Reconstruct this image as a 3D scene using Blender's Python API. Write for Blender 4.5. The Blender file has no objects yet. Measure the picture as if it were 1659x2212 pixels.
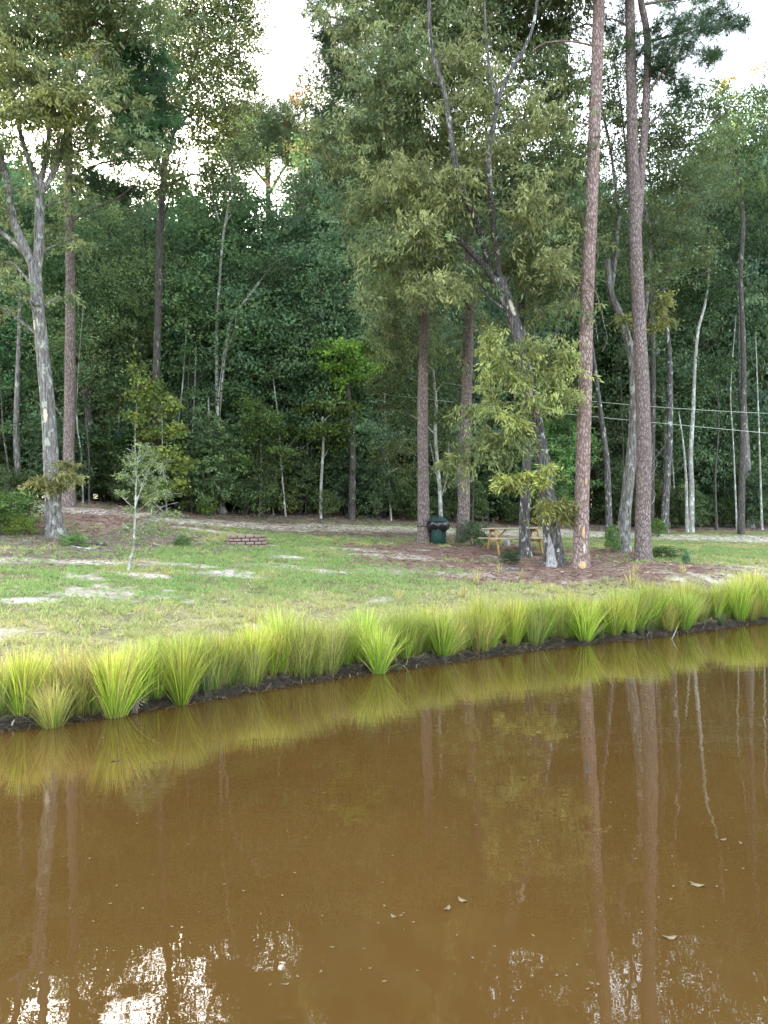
import bpy, math, numpy as np
from mathutils import Matrix, Vector
rad = math.radians
C = bpy.context.scene
# ---------------------------------------------------------------- camera
CZ, FPX, PITCH, ROLL = 2.15, 1661.0, rad(1.0), -0.013
cd = bpy.data.cameras.new("camera"); cam = bpy.data.objects.new("camera", cd)
C.collection.objects.link(cam); C.camera = cam
cd.sensor_fit = 'VERTICAL'; cd.sensor_height = 36; cd.lens = 36*FPX/2212
cd.clip_start = 0.05; cd.clip_end = 2000
CM = Matrix.Translation((0, 0, CZ)) @ Matrix.Rotation(rad(90)+PITCH, 4, 'X') @ Matrix.Rotation(ROLL, 4, 'Z')
cam.matrix_world = CM
# ---------------------------------------------------------------- sky, sun, exposure
SUN_EL, SUN_AZ = rad(14), rad(-28)          # azimuth measured from +Y, negative = left
w = bpy.data.worlds.new("World"); C.world = w; w.use_nodes = True
nt = w.node_tree; bg = nt.nodes['Background']
sky = nt.nodes.new('ShaderNodeTexSky'); sky.sky_type = 'NISHITA'; sky.sun_disc = False
sky.sun_elevation = SUN_EL; sky.sun_rotation = SUN_AZ
sky.air_density = 1.0; sky.dust_density = 3.0; sky.ozone_density = 1.0
hs = nt.nodes.new('ShaderNodeHueSaturation'); hs.inputs['Saturation'].default_value = .5
nt.links.new(sky.outputs[0], hs.inputs['Color']); nt.links.new(hs.outputs[0], bg.inputs[0]); bg.inputs[1].default_value = 0.15
sd = bpy.data.lights.new("sun", 'SUN'); sd.energy = 2.0; sd.angle = rad(0.6); sd.color = (1, .82, .6)
so = bpy.data.objects.new("sun", sd); C.collection.objects.link(so)
sdir = Vector((math.sin(SUN_AZ)*math.cos(SUN_EL), math.cos(SUN_AZ)*math.cos(SUN_EL), math.sin(SUN_EL)))
so.rotation_euler = sdir.to_track_quat('Z', 'Y').to_euler(); so.location = (0, 0, 40)
C.view_settings.view_transform = 'Standard'; C.view_settings.look = 'None'
C.view_settings.gamma = 1; C.view_settings.exposure = 3.45
C.cycles.max_bounces = 8; C.cycles.transparent_max_bounces = 8
C.cycles.diffuse_bounces = 3; C.cycles.glossy_bounces = 3; C.cycles.transmission_bounces = 4
# ---------------------------------------------------------------- helpers
rng = np.random.default_rng(7)
A = np.array
def nrm(v):
    v = np.asarray(v, float); return v/np.maximum(np.linalg.norm(v, axis=-1, keepdims=True), 1e-9)
def ray(px, py):
    d = CM.to_3x3() @ Vector(((px-829.5)/FPX, -(py-1106)/FPX, -1)); return A(d)
def at(px, py, Y):
    d = ray(px, py); return A([0, 0, CZ]) + d*(Y/d[1])
def vnoise(x, y, s, seed=0):
    """smooth value noise, vectorised, range 0..1"""
    x = np.asarray(x, float)/s; y = np.asarray(y, float)/s
    xi = np.floor(x); yi = np.floor(y); fx = x-xi; fy = y-yi
    fx = fx*fx*(3-2*fx); fy = fy*fy*(3-2*fy)
    def h(a, b):
        v = np.sin(a*127.1+b*311.7+seed*74.7)*43758.5453; return v-np.floor(v)
    return (h(xi, yi)*(1-fx)+h(xi+1, yi)*fx)*(1-fy)+(h(xi, yi+1)*(1-fx)+h(xi+1, yi+1)*fx)*fy
def fbm(x, y, s, seed=0, o=4):
    r = 0; a = .5; t = 0
    for k in range(o): r = r+a*vnoise(x, y, s/2**k, seed+k*3.3); t += a; a *= .55
    return r/t
def sm(a, b, x):
    t = np.clip((np.asarray(x, float)-a)/(b-a), 0, 1); return t*t*(3-2*t)
# terrain: shoreline from measured points, land surface through measured ground points
SHP = [(0,1575),(110,1582),(250,1552),(380,1526),(550,1484),(700,1462),(815,1457),(955,1430),(1080,1410),(1250,1391),(1370,1379),(1450,1371),(1600,1350),(1659,1343)]
_s = []
for p in SHP:
    d = ray(*p); k = -CZ/d[2]; _s.append((d[0]*k, d[1]*k))
_s = A(_s); SX = np.r_[-60, -14, _s[:, 0], 20, 80]; SY = np.r_[2.2, 4.2, _s[:, 1], 22.5, 56]
_xs = np.linspace(-60, 80, 400); _ys = np.interp(_xs, SX, SY); _ys = np.convolve(np.pad(_ys, 4, 'edge'), np.ones(9)/9, 'valid')
def shore_s(x, y):
    x = np.asarray(x, float); y = np.asarray(y, float)
    return (y-np.interp(x, _xs, _ys))*.84 + (fbm(x, y, .7, 3)-.5)*.22
CP = [(120,1157,22),(150,1087,27),(40,1072,30),(275,1232,17),(525,1183,22),(480,1100,33),(700,1108,34),(0,1250,15.5),(300,1300,14.2),(600,1300,15.3),
      (0,1400,11),(300,1350,12.6),(915,1172,27),(1000,1170,27.5),(800,1250,18.4),(1133,1203,24.3),(1198,1230,22),(1253,1228,21.5),(1388,1209,22),(1345,1192,24.5),
      (1500,1136,42),(1600,1168,32),(1000,1146,33),(1250,1147,36),(620,1134,30),(1500,1243,19.5),(1650,1250,20),(900,1292,16.4),(1300,1268,18.6),(1659,1132,44),(360,1125,27),(200,1110,25)]
_c = [at(*p) for p in CP] + [A(v) for v in [(-40,60,5),(0,65,4.2),(40,70,3.6),(-40,25,2.6),(60,40,1.6),(-20,10,1.0),(-60,10,2),(-12,9,.5),(30,28,1.1),(-80,100,10),(80,100,9),(0,110,11)]]
_c = A(_c)
def _k(r2): return .5*r2*np.log(r2+1e-6)
_D = ((_c[:, None, :2]-_c[None, :, :2])**2).sum(-1)
n = len(_c); K = np.zeros((n+3, n+3)); K[:n, :n] = _k(_D)+np.eye(n)*3.0; K[:n, n] = 1; K[:n, n+1:] = _c[:, :2]; K[n:, :n] = K[:n, n:].T
_w = np.linalg.solve(K, np.r_[_c[:, 2], 0, 0, 0])
def tps(x, y):
    sh = np.shape(x); x = np.ravel(x).astype(float); y = np.ravel(y).astype(float)
    r = np.empty(len(x))
    for i in range(0, len(x), 20000):
        a = x[i:i+20000]; b = y[i:i+20000]
        r[i:i+20000] = _k((a[:, None]-_c[:, 0])**2+(b[:, None]-_c[:, 1])**2) @ _w[:n] + _w[n]+_w[n+1]*a+_w[n+2]*b
    return r.reshape(sh)
def gz(x, y):
    x = np.asarray(x, float); y = np.asarray(y, float)
    s = shore_s(x, y)
    L = np.where((np.abs(x) < 90) & (y < 1e9), tps(np.clip(x, -80, 80), np.clip(y, 2, 100)), 4.5)
    L = np.clip(L, .15, 12)
    land = L*sm(-.4, 3.2, s)*.93+.07*np.clip(s, 0, 1)+.035*sm(0, .15, s)
    z = np.where(s > 0, land, -.5*(1-np.exp(s*.7))) + (fbm(x, y, 1.3, 9)-.5)*.07*sm(.2, 1.5, s)+(fbm(x, y, .3, 12)-.5)*.03*sm(.0, .4, s)
    return np.where(y < 1.2, np.maximum(z, np.minimum(.7, (1.2-y)*.5-.3)), z)
def G(px, py):
    d = ray(px, py); t = 5.0; o = A([0, 0, CZ])
    while t < 90:
        p = o+d*t
        if p[2] < gz(p[0], p[1]): break
        t += .05
    p = o+d*t; p[2] = float(gz(p[0], p[1])); return p
def base(px, Y):
    """ground point seen in column px at depth Y"""
    p = at(px, 1150, Y); p[2] = float(gz(p[0], p[1])); return p
# ---------------------------------------------------------------- mesh building
class Geo:
    def __init__(s): s.v = []; s.f = {3: [], 4: []}; s.c = []; s.n = 0
    def add(s, v, f, col=(1, 1, 1)):
        v = np.asarray(v, float).reshape(-1, 3); f = np.asarray(f, int)
        s.v.append(v); s.f[f.shape[1]].append(f+s.n)
        col = np.asarray(col, float)
        if col.ndim == 1: col = np.tile(col, (len(v), 1))
        s.c.append(col); s.n += len(v); return s
    def quadsoup(s, v4, col):      # v4 (N,4,3), col (N,3) or (N,4,3)
        N = len(v4); col = np.asarray(col)
        if col.ndim == 2: col = np.repeat(col, 4, 0)
        s.add(v4.reshape(-1, 3), np.arange(N*4).reshape(N, 4), col.reshape(-1, 3))
    def mesh(s, name, mats, smooth=False, off=None):
        me = bpy.data.meshes.new(name)
        v = np.concatenate(s.v)
        if off is not None: v = v-off
        fs = [np.concatenate(s.f[k]) for k in (3, 4) if s.f[k]]
        li = np.concatenate([f.ravel() for f in fs]); tot = np.concatenate([np.full(len(f), f.shape[1]) for f in fs])
        me.vertices.add(len(v)); me.vertices.foreach_set('co', v.ravel().astype(np.float32))
        me.loops.add(len(li)); me.loops.foreach_set('vertex_index', li.astype(np.int32))
        me.polygons.add(len(tot)); me.polygons.foreach_set('loop_start', (np.cumsum(tot)-tot).astype(np.int32))
        if smooth: me.polygons.foreach_set('use_smooth', np.ones(len(tot), bool))
        me.update(calc_edges=True)
        ca = me.attributes.new('tone', 'FLOAT_COLOR', 'POINT')
        c = np.concatenate(s.c); ca.data.foreach_set('color', np.c_[c, np.ones(len(c))].ravel().astype(np.float32))
        me.validate(clean_customdata=False)
        for m in (mats if isinstance(mats, (list, tuple)) else [mats]): me.materials.append(m)
        return me
def link(o, parent=None):
    C.collection.objects.link(o)
    if parent: o.parent = parent
    return o
def obj(name, geo, mat, parent=None, smooth=False, loc=None):
    off = A(loc if loc is not None else (parent_loc(parent)))
    o = bpy.data.objects.new(name, geo.mesh(name, mat, smooth, off) if isinstance(geo, Geo) else geo)
    if parent is None: o.location = off
    return link(o, parent)
def parent_loc(p): return tuple(p.location) if p else (0, 0, 0)
def tag(o, label, cat, group=None, kind=None):
    if label: o['label'] = label
    if cat: o['category'] = cat
    if group: o['group'] = group
    if kind: o['kind'] = kind
    return o
def thing(name, loc, label, cat, group=None, rz=0):
    o = bpy.data.objects.new(name, None); o.empty_display_size = .2; o.location = tuple(float(a) for a in loc); o.rotation_euler.z = rz
    link(o); return tag(o, label, cat, group)
def smooth_path(P, step):
    P = np.asarray(P, float)
    if len(P) < 2: return P
    Q = np.vstack([2*P[0]-P[1], P, 2*P[-1]-P[-2]]); out = []
    for i in range(1, len(Q)-2):
        k = max(1, int(np.linalg.norm(Q[i+1]-Q[i])/step)); t = np.linspace(0, 1, k, endpoint=False)[:, None]
        a, b, c, d = Q[i-1], Q[i], Q[i+1], Q[i+2]
        out.append(.5*((2*b)+(-a+c)*t+(2*a-5*b+4*c-d)*t*t+(-a+3*b-3*c+d)*t**3))
    return np.vstack(out+[P[-1:]])
def tube(geo, P, R, m=8, col=(1, 1, 1), rough=0, seed=0, cap=True):
    P = np.asarray(P, float); R = np.broadcast_to(np.asarray(R, float), (len(P),))
    T = nrm(np.gradient(P, axis=0)); ax = np.eye(3)[np.argmin(np.abs(T.mean(0)))]
    U = nrm(ax-(T@ax)[:, None]*T); V = np.cross(T, U)
    a = np.linspace(0, 2*np.pi, m, endpoint=False)
    rr = R[:, None]*np.ones((1, m))
    if rough:
        L = np.r_[0, np.cumsum(np.linalg.norm(np.diff(P, axis=0), axis=1))]
        rr = rr*(1+rough*((vnoise(np.cos(a)[None]*3+seed+0*L[:, None], np.sin(a)[None]*3+L[:, None]*1.2, .8, seed)-.5)*1.2
                          + (vnoise(a[None]*m/6.28/1.3+0*L[:, None], L[:, None]*3.0+0*a[None], 1, seed+5)-.5)*.7))
    v = P[:, None]+rr[..., None]*(np.cos(a)[None, :, None]*U[:, None]+np.sin(a)[None, :, None]*V[:, None])
    nP = len(P); i = np.arange(nP-1)[:, None]*m; j = np.arange(m)[None]
    f = np.stack([i+j, i+(j+1) % m, i+m+(j+1) % m, i+m+j], -1).reshape(-1, 4)
    geo.add(v, f, col)
    if cap:
        for e, q in ((0, P[0]), (nP-1, P[-1])):
            ring = v[e]; vv = np.vstack([ring, q[None]]); ff = [(k, (k+1) % m, m) if e else ((k+1) % m, k, m) for k in range(m)]
            geo.add(vv, ff, col)
    return v
def box(geo, c, s, rz=0, ry=0, rx=0, col=(1, 1, 1), bev=.006):
    """box with chamfered edges"""
    hx, hy, hz = A(s)/2; b = min(bev, hx*.4, hy*.4, hz*.4); vs = []
    for sz in (-1, 1):
        for lvl in (0, 1):
            z = sz*(hz-(b if lvl == 0 else 0)) if sz > 0 else -hz+(0 if lvl == 0 else b)
            ins = (b if (sz > 0 and lvl == 1) or (sz < 0 and lvl == 0) else 0)
            x, y = hx-ins, hy-ins; cc = b
            vs += [(-x+cc, -y, z), (x-cc, -y, z), (x, -y+cc, z), (x, y-cc, z), (x-cc, y, z), (-x+cc, y, z), (-x, y-cc, z), (-x, -y+cc, z)]
    v = A(vs); M = (Matrix.Rotation(rz, 3, 'Z') @ Matrix.Rotation(ry, 3, 'Y') @ Matrix.Rotation(rx, 3, 'X')); v = v @ A(M).T + A(c)
    f = []
    for k in range(3):
        for j in range(8): f.append((k*8+j, k*8+(j+1) % 8, (k+1)*8+(j+1) % 8, (k+1)*8+j))
    geo.add(v, f, col)
    for o_, rev in ((0, True), (24, False)):
        q = [(0, 1, 2, 7), (7, 2, 3, 6), (6, 3, 4, 5)]
        geo.add(v[o_:o_+8], [tuple(t[::-1]) if rev else t for t in q], col)
def lathe(geo, prof, c, m=28, col=(1, 1, 1), wob=None):
    a = np.linspace(0, 2*np.pi, m, endpoint=False); v = []
    for k, (r, z) in enumerate(prof):
        rr = r+(wob(a, k) if wob else 0*a); v.append(np.stack([c[0]+rr*np.cos(a), c[1]+rr*np.sin(a), c[2]+z+0*a], -1))
    v = np.concatenate(v); nP = len(prof); i = np.arange(nP-1)[:, None]*m; j = np.arange(m)[None]
    geo.add(v, np.stack([i+j, i+(j+1) % m, i+m+(j+1) % m, i+m+j], -1).reshape(-1, 4), col)
# ---------------------------------------------------------------- materials
def mat(name):
    m = bpy.data.materials.new(name); m.use_nodes = True; t = m.node_tree; t.nodes.clear()
    def N(ty, **k):
        x = t.nodes.new('ShaderNode'+ty)
        for a, b in k.items():
            if a == 'i':
                for q, val in b.items():
                    if isinstance(val, bpy.types.NodeSocket): t.links.new(val, x.inputs[q])
                    else: x.inputs[q].default_value = val
            else: setattr(x, a, b)
        return x
    out = N('OutputMaterial')
    return m, N, (lambda s: t.links.new(s, out.inputs[0]))
def ramp(N, fac, stops):
    r = N('ValToRGB', i={0: fac}); e = r.color_ramp.elements
    while len(e) < len(stops): e.new(.5)
    for k, (p, c) in enumerate(stops): e[k].position = p; e[k].color = (*c, 1)
    return r.outputs[0]
def mix(N, fac, a, b, mode='MIX'):
    x = N('Mix', data_type='RGBA', blend_type=mode)
    for k, val in ((0, fac), (6, a), (7, b)):
        if isinstance(val, bpy.types.NodeSocket): x.id_data.links.new(val, x.inputs[k])
        else: x.inputs[k].default_value = val if k == 0 else (*val, 1)
    return x.outputs[2]
def leaf_mat(name, transl=.42, rough=.5, gl=.015):
    m, N, out = mat(name)
    c = N('Attribute', attribute_name='tone').outputs[0]; oi = N('ObjectInfo')
    c = mix(N, 1.0, c, oi.outputs['Color'], 'MULTIPLY')
    d = N('BsdfDiffuse', i={0: c}); tr = N('BsdfTranslucent', i={0: c})
    g = N('BsdfGlossy', i={0: (1, 1, 1, 1), 'Roughness': rough})
    a = N('MixShader', i={0: transl, 1: d.outputs[0], 2: tr.outputs[0]})
    b = N('MixShader', i={0: gl, 1: a.outputs[0], 2: g.outputs[0]}); out(b.outputs[0]); return m
M_LEAF = leaf_mat('leaf'); M_BLADE = leaf_mat('grass_blade', .4, .45, .03); M_NEEDLE = leaf_mat('needle', .15, .5, .03)
M_PLAIN = leaf_mat('litter', 0.0, .8, .01)
def bark(name, c0, c1, c2, sc=(9, 9, 2.2), lichen=0.0, lcol=(.42, .45, .40), plates=False, bump=.6):
    m, N, out = mat(name)
    tc = N('TexCoord').outputs['Object']; mp = N('Mapping', i={0: tc, 'Scale': sc}).outputs[0]
    n1 = N('TexNoise', i={'Vector': mp, 'Scale': 2.2, 'Detail': 6, 'Roughness': .65, 'Distortion': .6}).outputs[0]
    if plates:
        v = N('TexVoronoi', feature='DISTANCE_TO_EDGE', i={'Vector': N('VectorMath', operation='ADD', i={0: mp, 1: N('VectorMath', operation='SCALE', i={0: N('TexNoise', i={'Vector': mp, 'Scale': 1.6, 'Detail': 3}).outputs[1], 3: 1.1}).outputs[0]}).outputs[0], 'Scale': 1.0}).outputs[0]
        h = N('MapRange', i={0: v, 1: .0, 2: .30}).outputs[0]
        h = N('Math', operation='MULTIPLY_ADD', i={0: n1, 1: .7, 2: N('Math', operation='MULTIPLY', i={0: h, 1: .55}).outputs[0]}).outputs[0]
        col = ramp(N, h, [(.26, c0), (.5, c1), (.82, c2)])
    else:
        wv = N('TexNoise', i={'Vector': N('Mapping', i={0: tc, 'Scale': (sc[0]*2.4, sc[1]*2.4, sc[2]*.9)}).outputs[0], 'Scale': 1.6, 'Detail': 5, 'Roughness': .7, 'Distortion': .4}).outputs[0]
        h = N('Math', operation='MULTIPLY_ADD', i={0: n1, 1: .45, 2: N('Math', operation='MULTIPLY', i={0: wv, 1: .6}).outputs[0]}).outputs[0]
        col = ramp(N, h, [(.42, c0), (.53, c1), (.66, c2)])
    big = N('TexNoise', i={'Vector': tc, 'Scale': 1.1, 'Detail': 3}).outputs[0]
    col = mix(N, N('MapRange', i={0: big, 1: .35, 2: .7, 3: 0, 4: .45}).outputs[0], col, c1)
    if lichen:
        l = N('TexNoise', i={'Vector': N('Mapping', i={0: tc, 'Scale': (1, 1, .55)}).outputs[0], 'Scale': 6.5, 'Detail': 5, 'Roughness': .6}).outputs[0]
        col = mix(N, N('MapRange', i={0: l, 1: .63-lichen*.15, 2: .68-lichen*.15, 3: 0, 4: .9}).outputs[0], col, lcol)
    bm = N('Bump', i={'Strength': bump, 'Distance': .03, 'Height': h}).outputs[0]
    p = N('BsdfPrincipled', i={0: col, 'Roughness': .9, 'Normal': bm, 'Specular IOR Level': .15}); out(p.outputs[0]); return m
B_PINE = bark('pine_bark', (.055, .042, .038), (.17, .13, .118), (.33, .27, .25), (17, 17, 6.5), 0, plates=True, bump=.9)
B_PINER = bark('red_pine_bark', (.07, .05, .045), (.23, .155, .135), (.44, .34, .31), (15, 15, 5.5), 0, plates=True, bump=.9)
B_OAK = bark('oak_bark', (.026, .024, .024), (.09, .082, .08), (.33, .315, .30), (9, 9, 2.0), .25, (.5, .52, .47))
B_OAKL = bark('lichened_oak_bark', (.035, .032, .03), (.15, .138, .128), (.38, .36, .34), (9, 9, 2.0), .4, (.34, .36, .30))
B_PALE = bark('pale_bark', (.12, .11, .10), (.30, .29, .26), (.48, .47, .43), (7, 7, 3), .6, (.55, .58, .52), bump=.3)
B_DARK = bark('dark_bark', (.025, .022, .02), (.085, .075, .068), (.17, .155, .14), (9, 9, 2.4), .15, (.25, .28, .22))
def simple(name, c, rough=.6, spec=.3, nscale=20, namt=.25, bump=.2, stretch=(1, 1, 1), c2=None):
    m, N, out = mat(name); tc = N('TexCoord').outputs['Object']
    n = N('TexNoise', i={'Vector': N('Mapping', i={0: tc, 'Scale': stretch}).outputs[0], 'Scale': nscale, 'Detail': 6, 'Roughness': .65}).outputs[0]
    c2 = c2 or tuple(a*(1-namt*1.4) for a in c)
    col = ramp(N, n, [(.36, c2), (.64, c)])
    out(N('BsdfPrincipled', i={0: col, 'Roughness': rough, 'Specular IOR Level': spec, 'Normal': N('Bump', i={'Strength': bump, 'Distance': .01, 'Height': n}).outputs[0]}).outputs[0]); return m
# ---------------------------------------------------------------- ground patches (world positions, metres)
def wp(px, py): p = G(px, py); return p[0], p[1]
STRAW = [(*wp(1000, 1197), 3.8, 2.2, 1), (*wp(1150, 1225), 3.5, 2.1, 1), (*wp(1300, 1238), 3.6, 1.7, 1), (*wp(1080, 1250), 2.6, 1.1, .9), (*wp(1440, 1226), 2.2, .9, 1), (*wp(1370, 1195), 1.6, 1.6, .9), (*wp(900, 1215), 1.9, 1.9, .8),
         (*wp(190, 1112), 2.6, 2.3, 1), (*wp(840, 1200), 1.6, 1.4, .55)]
LITTER = [(*wp(120, 1165), 3.0, 2.2, 1), (*wp(300, 1160), 2.6, 2.6, .9), (*wp(50, 1200), 2.6, 1.8, .8), (*wp(420, 1175), 1.6, 1.6, .5), (-4, 29.6, 9, 1.9, 1), (-12, 26.5, 5, 2.5, 1)]
SAND = [(*wp(300, 1243), .62, .32, 1.5), (*wp(490, 1240), .8, .5, .85), (*wp(600, 1222), .6, .3, .6), (*wp(60, 1297), .5, .22, .95), (*wp(180, 1215), 1.0, .3, .8), (*wp(20, 1210), .8, .3, .9), (*wp(620, 1205), .9, .35, .7),
        (*wp(370, 1218), 1.1, .3, .7), (*wp(850, 1203), 1.3, .5, .95), (*wp(760, 1188), 1.2, .3, .9), (*wp(720, 1235), 1.2, .35, .6), (*wp(440, 1145), .9, .35, .8), (*wp(575, 1178), .5, .2, .8), (*wp(980, 1240), 1.4, .5, .5), (*wp(345, 1290), .4, .2, .6)]
PX_ = A([-60, -11, -6, -2, 1.5, 5, 9, 15, 22, 60.]); PY_ = A([28, 26.2, 28.6, 30.2, 31.8, 33.3, 34.4, 33, 31, 24.])
WE_X = A([-60, -25, -10, -5, 0, 5, 12, 20, 30, 60.]); WE_Y = A([22, 26.5, 29.0, 31.0, 33.2, 36.3, 38.2, 39.5, 40, 40.])
def masks(x, y):
    nz = fbm(x, y, 1.1, 21)-.5; n2 = fbm(x, y, .28, 33, 3)-.5; s = shore_s(x, y)
    def ell(L, soft=.35):
        r = np.zeros(np.shape(x))
        for cx, cy, a, b, wgt in L:
            q = np.sqrt(((x-cx)/a)**2+((y-cy)/b)**2)+nz*1.1+n2*1.5; r = np.maximum(r, wgt*(1-sm(1-soft, 1+soft, q)))
        return r
    pd = np.abs(y-np.interp(x, PX_, PY_))/np.interp(x, [0, 7], [1.2, 2.7])+nz*.9+n2*1.1
    sand = np.clip(np.maximum(ell(SAND, .45), .95*(1-sm(.55, 1.05, pd))), 0, 1)
    sand = sand*(.75+.5*sm(-.08, .1, fbm(x, y, .16, 77, 2)-.5)); sand = np.maximum(np.clip(sand, 0, 1), .6*sm(.09, .24, fbm(x, y, 1.6, 50)-.5+n2*.35)*(1-sm(17, 22, y-x*.3)))
    straw = ell(STRAW); lit = np.maximum(ell(LITTER), sm(-1.4, .3, y-np.interp(x, WE_X, WE_Y)+nz*2))
    mud = 1-sm(.16, .42, s+nz*.2)
    dry = np.clip((1-sm(2.2, 6.0, s+nz*3.5+n2*2))*.92+.8*sm(.0, .25, fbm(x, y, 1.9, 70)-.5+n2*.5), 0, 1)
    grass = np.clip(1-np.maximum.reduce([sand, straw, lit*.9, mud])-(.4*sm(-.02, .16, n2)), 0, 1)
    return sand, straw, lit, mud, dry, grass
def lin(a, b, c, d1, d2, d3): return None
gx = np.unique(np.r_[np.linspace(-400, -60, 12), np.linspace(-60, -16, 40), np.arange(-16, 23, .14), np.linspace(23, 60, 36), np.linspace(60, 400, 12)])
gy = np.unique(np.r_[np.linspace(-300, -8, 10), np.linspace(-8, 5, 14), np.arange(5, 26, .11), np.arange(26, 46, .25), np.linspace(46, 110, 40), np.linspace(110, 600, 12)])
XX, YY = np.meshgrid(gx, gy); ZZ = gz(XX, YY); SA, ST, LI, MU, DR, GR = masks(XX, YY)
def colr(*c): return A(c, float)
n3 = fbm(XX, YY, .5, 90, 3)[..., None]; n4 = fbm(XX, YY, .22, 95, 3)[..., None]
cg = colr(.20, .215, .085)*(1-DR[..., None])+colr(.37, .33, .17)*DR[..., None]; cg = (cg*.75+colr(.17, .145, .085)*.25)*(.65+.75*n3)
col = cg
for mk, c in ((LI, colr(.20, .165, .135)), (ST, colr(.27, .18, .145)), (SA, colr(.64, .57, .49)), (MU, colr(.045, .038, .03))):
    col = col*(1-mk[..., None])+c*(.72+.56*n4)*mk[..., None]
STONES = fbm(XX, YY, .35, 61, 2)
g = Geo(); nx, ny = len(gx), len(gy); i = np.arange(ny-1)[:, None]*nx+np.arange(nx-1)[None]
g.add(np.stack([XX, YY, ZZ], -1), np.stack([i, i+1, i+nx+1, i+nx], -1).reshape(-1, 4), col.reshape(-1, 3))
m, N, out = mat('ground'); at_ = N('Attribute', attribute_name='tone').outputs[0]; tc = N('TexCoord').outputs['Object']
na = N('TexNoise', i={'Vector': N('Mapping', i={0: tc, 'Scale': (1, .75, 1)}).outputs[0], 'Scale': 14, 'Detail': 8, 'Roughness': .75}).outputs[0]
nb = N('TexNoise', i={'Vector': tc, 'Scale': 3.1, 'Detail': 5, 'Roughness': .6}).outputs[0]
cc = mix(N, 1.0, at_, ramp(N, na, [(.3, (.55, .53, .5)), (.5, (1, 1, 1)), (.72, (1.45, 1.42, 1.35))]), 'MULTIPLY')
cc = mix(N, 1.0, cc, ramp(N, nb, [(.3, (.8, .82, .8)), (.7, (1.2, 1.17, 1.15))]), 'MULTIPLY')
out(N('BsdfPrincipled', i={0: cc, 'Roughness': .95, 'Specular IOR Level': .1, 'Normal': N('Bump', i={'Strength': .9, 'Distance': .05, 'Height': na}).outputs[0]}).outputs[0])
tag(obj('ground', g, m, smooth=True), None, None, None, 'structure')
# ---------------------------------------------------------------- water
g = Geo(); wx = [-150, -30, 0, 30, 150]; wy = [-60, -10, 5, 20, 90]
X2, Y2 = np.meshgrid(wx, wy); i = np.arange(4)[:, None]*5+np.arange(4)[None]
g.add(np.stack([X2, Y2, 0*X2], -1), np.stack([i, i+1, i+6, i+5], -1).reshape(-1, 4))
m, N, out = mat('muddy_water'); tc = N('TexCoord').outputs['Object']
w1 = N('TexNoise', i={'Vector': N('Mapping', i={0: tc, 'Scale': (1, 1.6, 1)}).outputs[0], 'Scale': 2.6, 'Detail': 2.5, 'Roughness': .45}).outputs[0]
w2 = N('TexNoise', i={'Vector': N('Mapping', i={0: tc, 'Scale': (1, 1.9, 1)}).outputs[0], 'Scale': 11, 'Detail': 2, 'Roughness': .5}).outputs[0]
wpch = N('MapRange', i={0: N('TexNoise', i={'Vector': tc, 'Scale': .5, 'Detail': 2}).outputs[0], 1: .42, 2: .62, 3: .03, 4: .16}).outputs[0]
wh = N('Math', operation='MULTIPLY_ADD', i={0: w2, 1: wpch, 2: w1}).outputs[0]
wc = N('TexNoise', i={'Vector': tc, 'Scale': .35, 'Detail': 4}).outputs[0]
out(N('BsdfPrincipled', i={0: ramp(N, wc, [(.3, (.074, .039, .0105)), (.7, (.094, .050, .0135))]), 'Roughness': .005, 'IOR': 1.6,
    'Normal': N('Bump', i={'Strength': .045, 'Distance': .03, 'Height': wh}).outputs[0]}).outputs[0])
tag(obj('pond_water', g, m), None, None, None, 'structure')
# ---------------------------------------------------------------- foliage
def leaves(geo, P, D, L, W, col, fold=.25):
    """rhombic leaves at P pointing along D"""
    N_ = len(P); r = nrm(rng.normal(size=(N_, 3))); S = nrm(np.cross(D, r)); n_ = np.cross(S, D)
    L = np.asarray(L).reshape(-1, 1)*np.ones((N_, 1)); W = np.asarray(W).reshape(-1, 1)*np.ones((N_, 1))
    mid = P+D*L*.45-n_*W*fold*.5
    v = np.stack([P, mid+S*W*.5+n_*W*fold*.5, P+D*L, mid-S*W*.5+n_*W*fold*.5], 1); geo.quadsoup(v, col)
def needles(geo, P, D, L, col, per=26, wd=.011):
    N_ = len(P); d = nrm(D[:, None]*.55+rng.normal(size=(N_, per, 3))*.62); L_ = L*(.75+.4*rng.random((N_, per, 1)))
    s = nrm(np.cross(d, rng.normal(size=(N_, per, 3))))*wd*.5
    tip = P[:, None]+d*L_-A([0, 0, 1])*L_*.12
    st = P[:, None]-D[:, None]*rng.random((N_, per, 1))*.12
    v = np.stack([st-s, st+s, tip+s*.4, tip-s*.4], 2).reshape(-1, 4, 3)
    geo.quadsoup(v, np.repeat(col, per, 0)*(.8+.4*rng.random((len(v), 1))))
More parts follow.
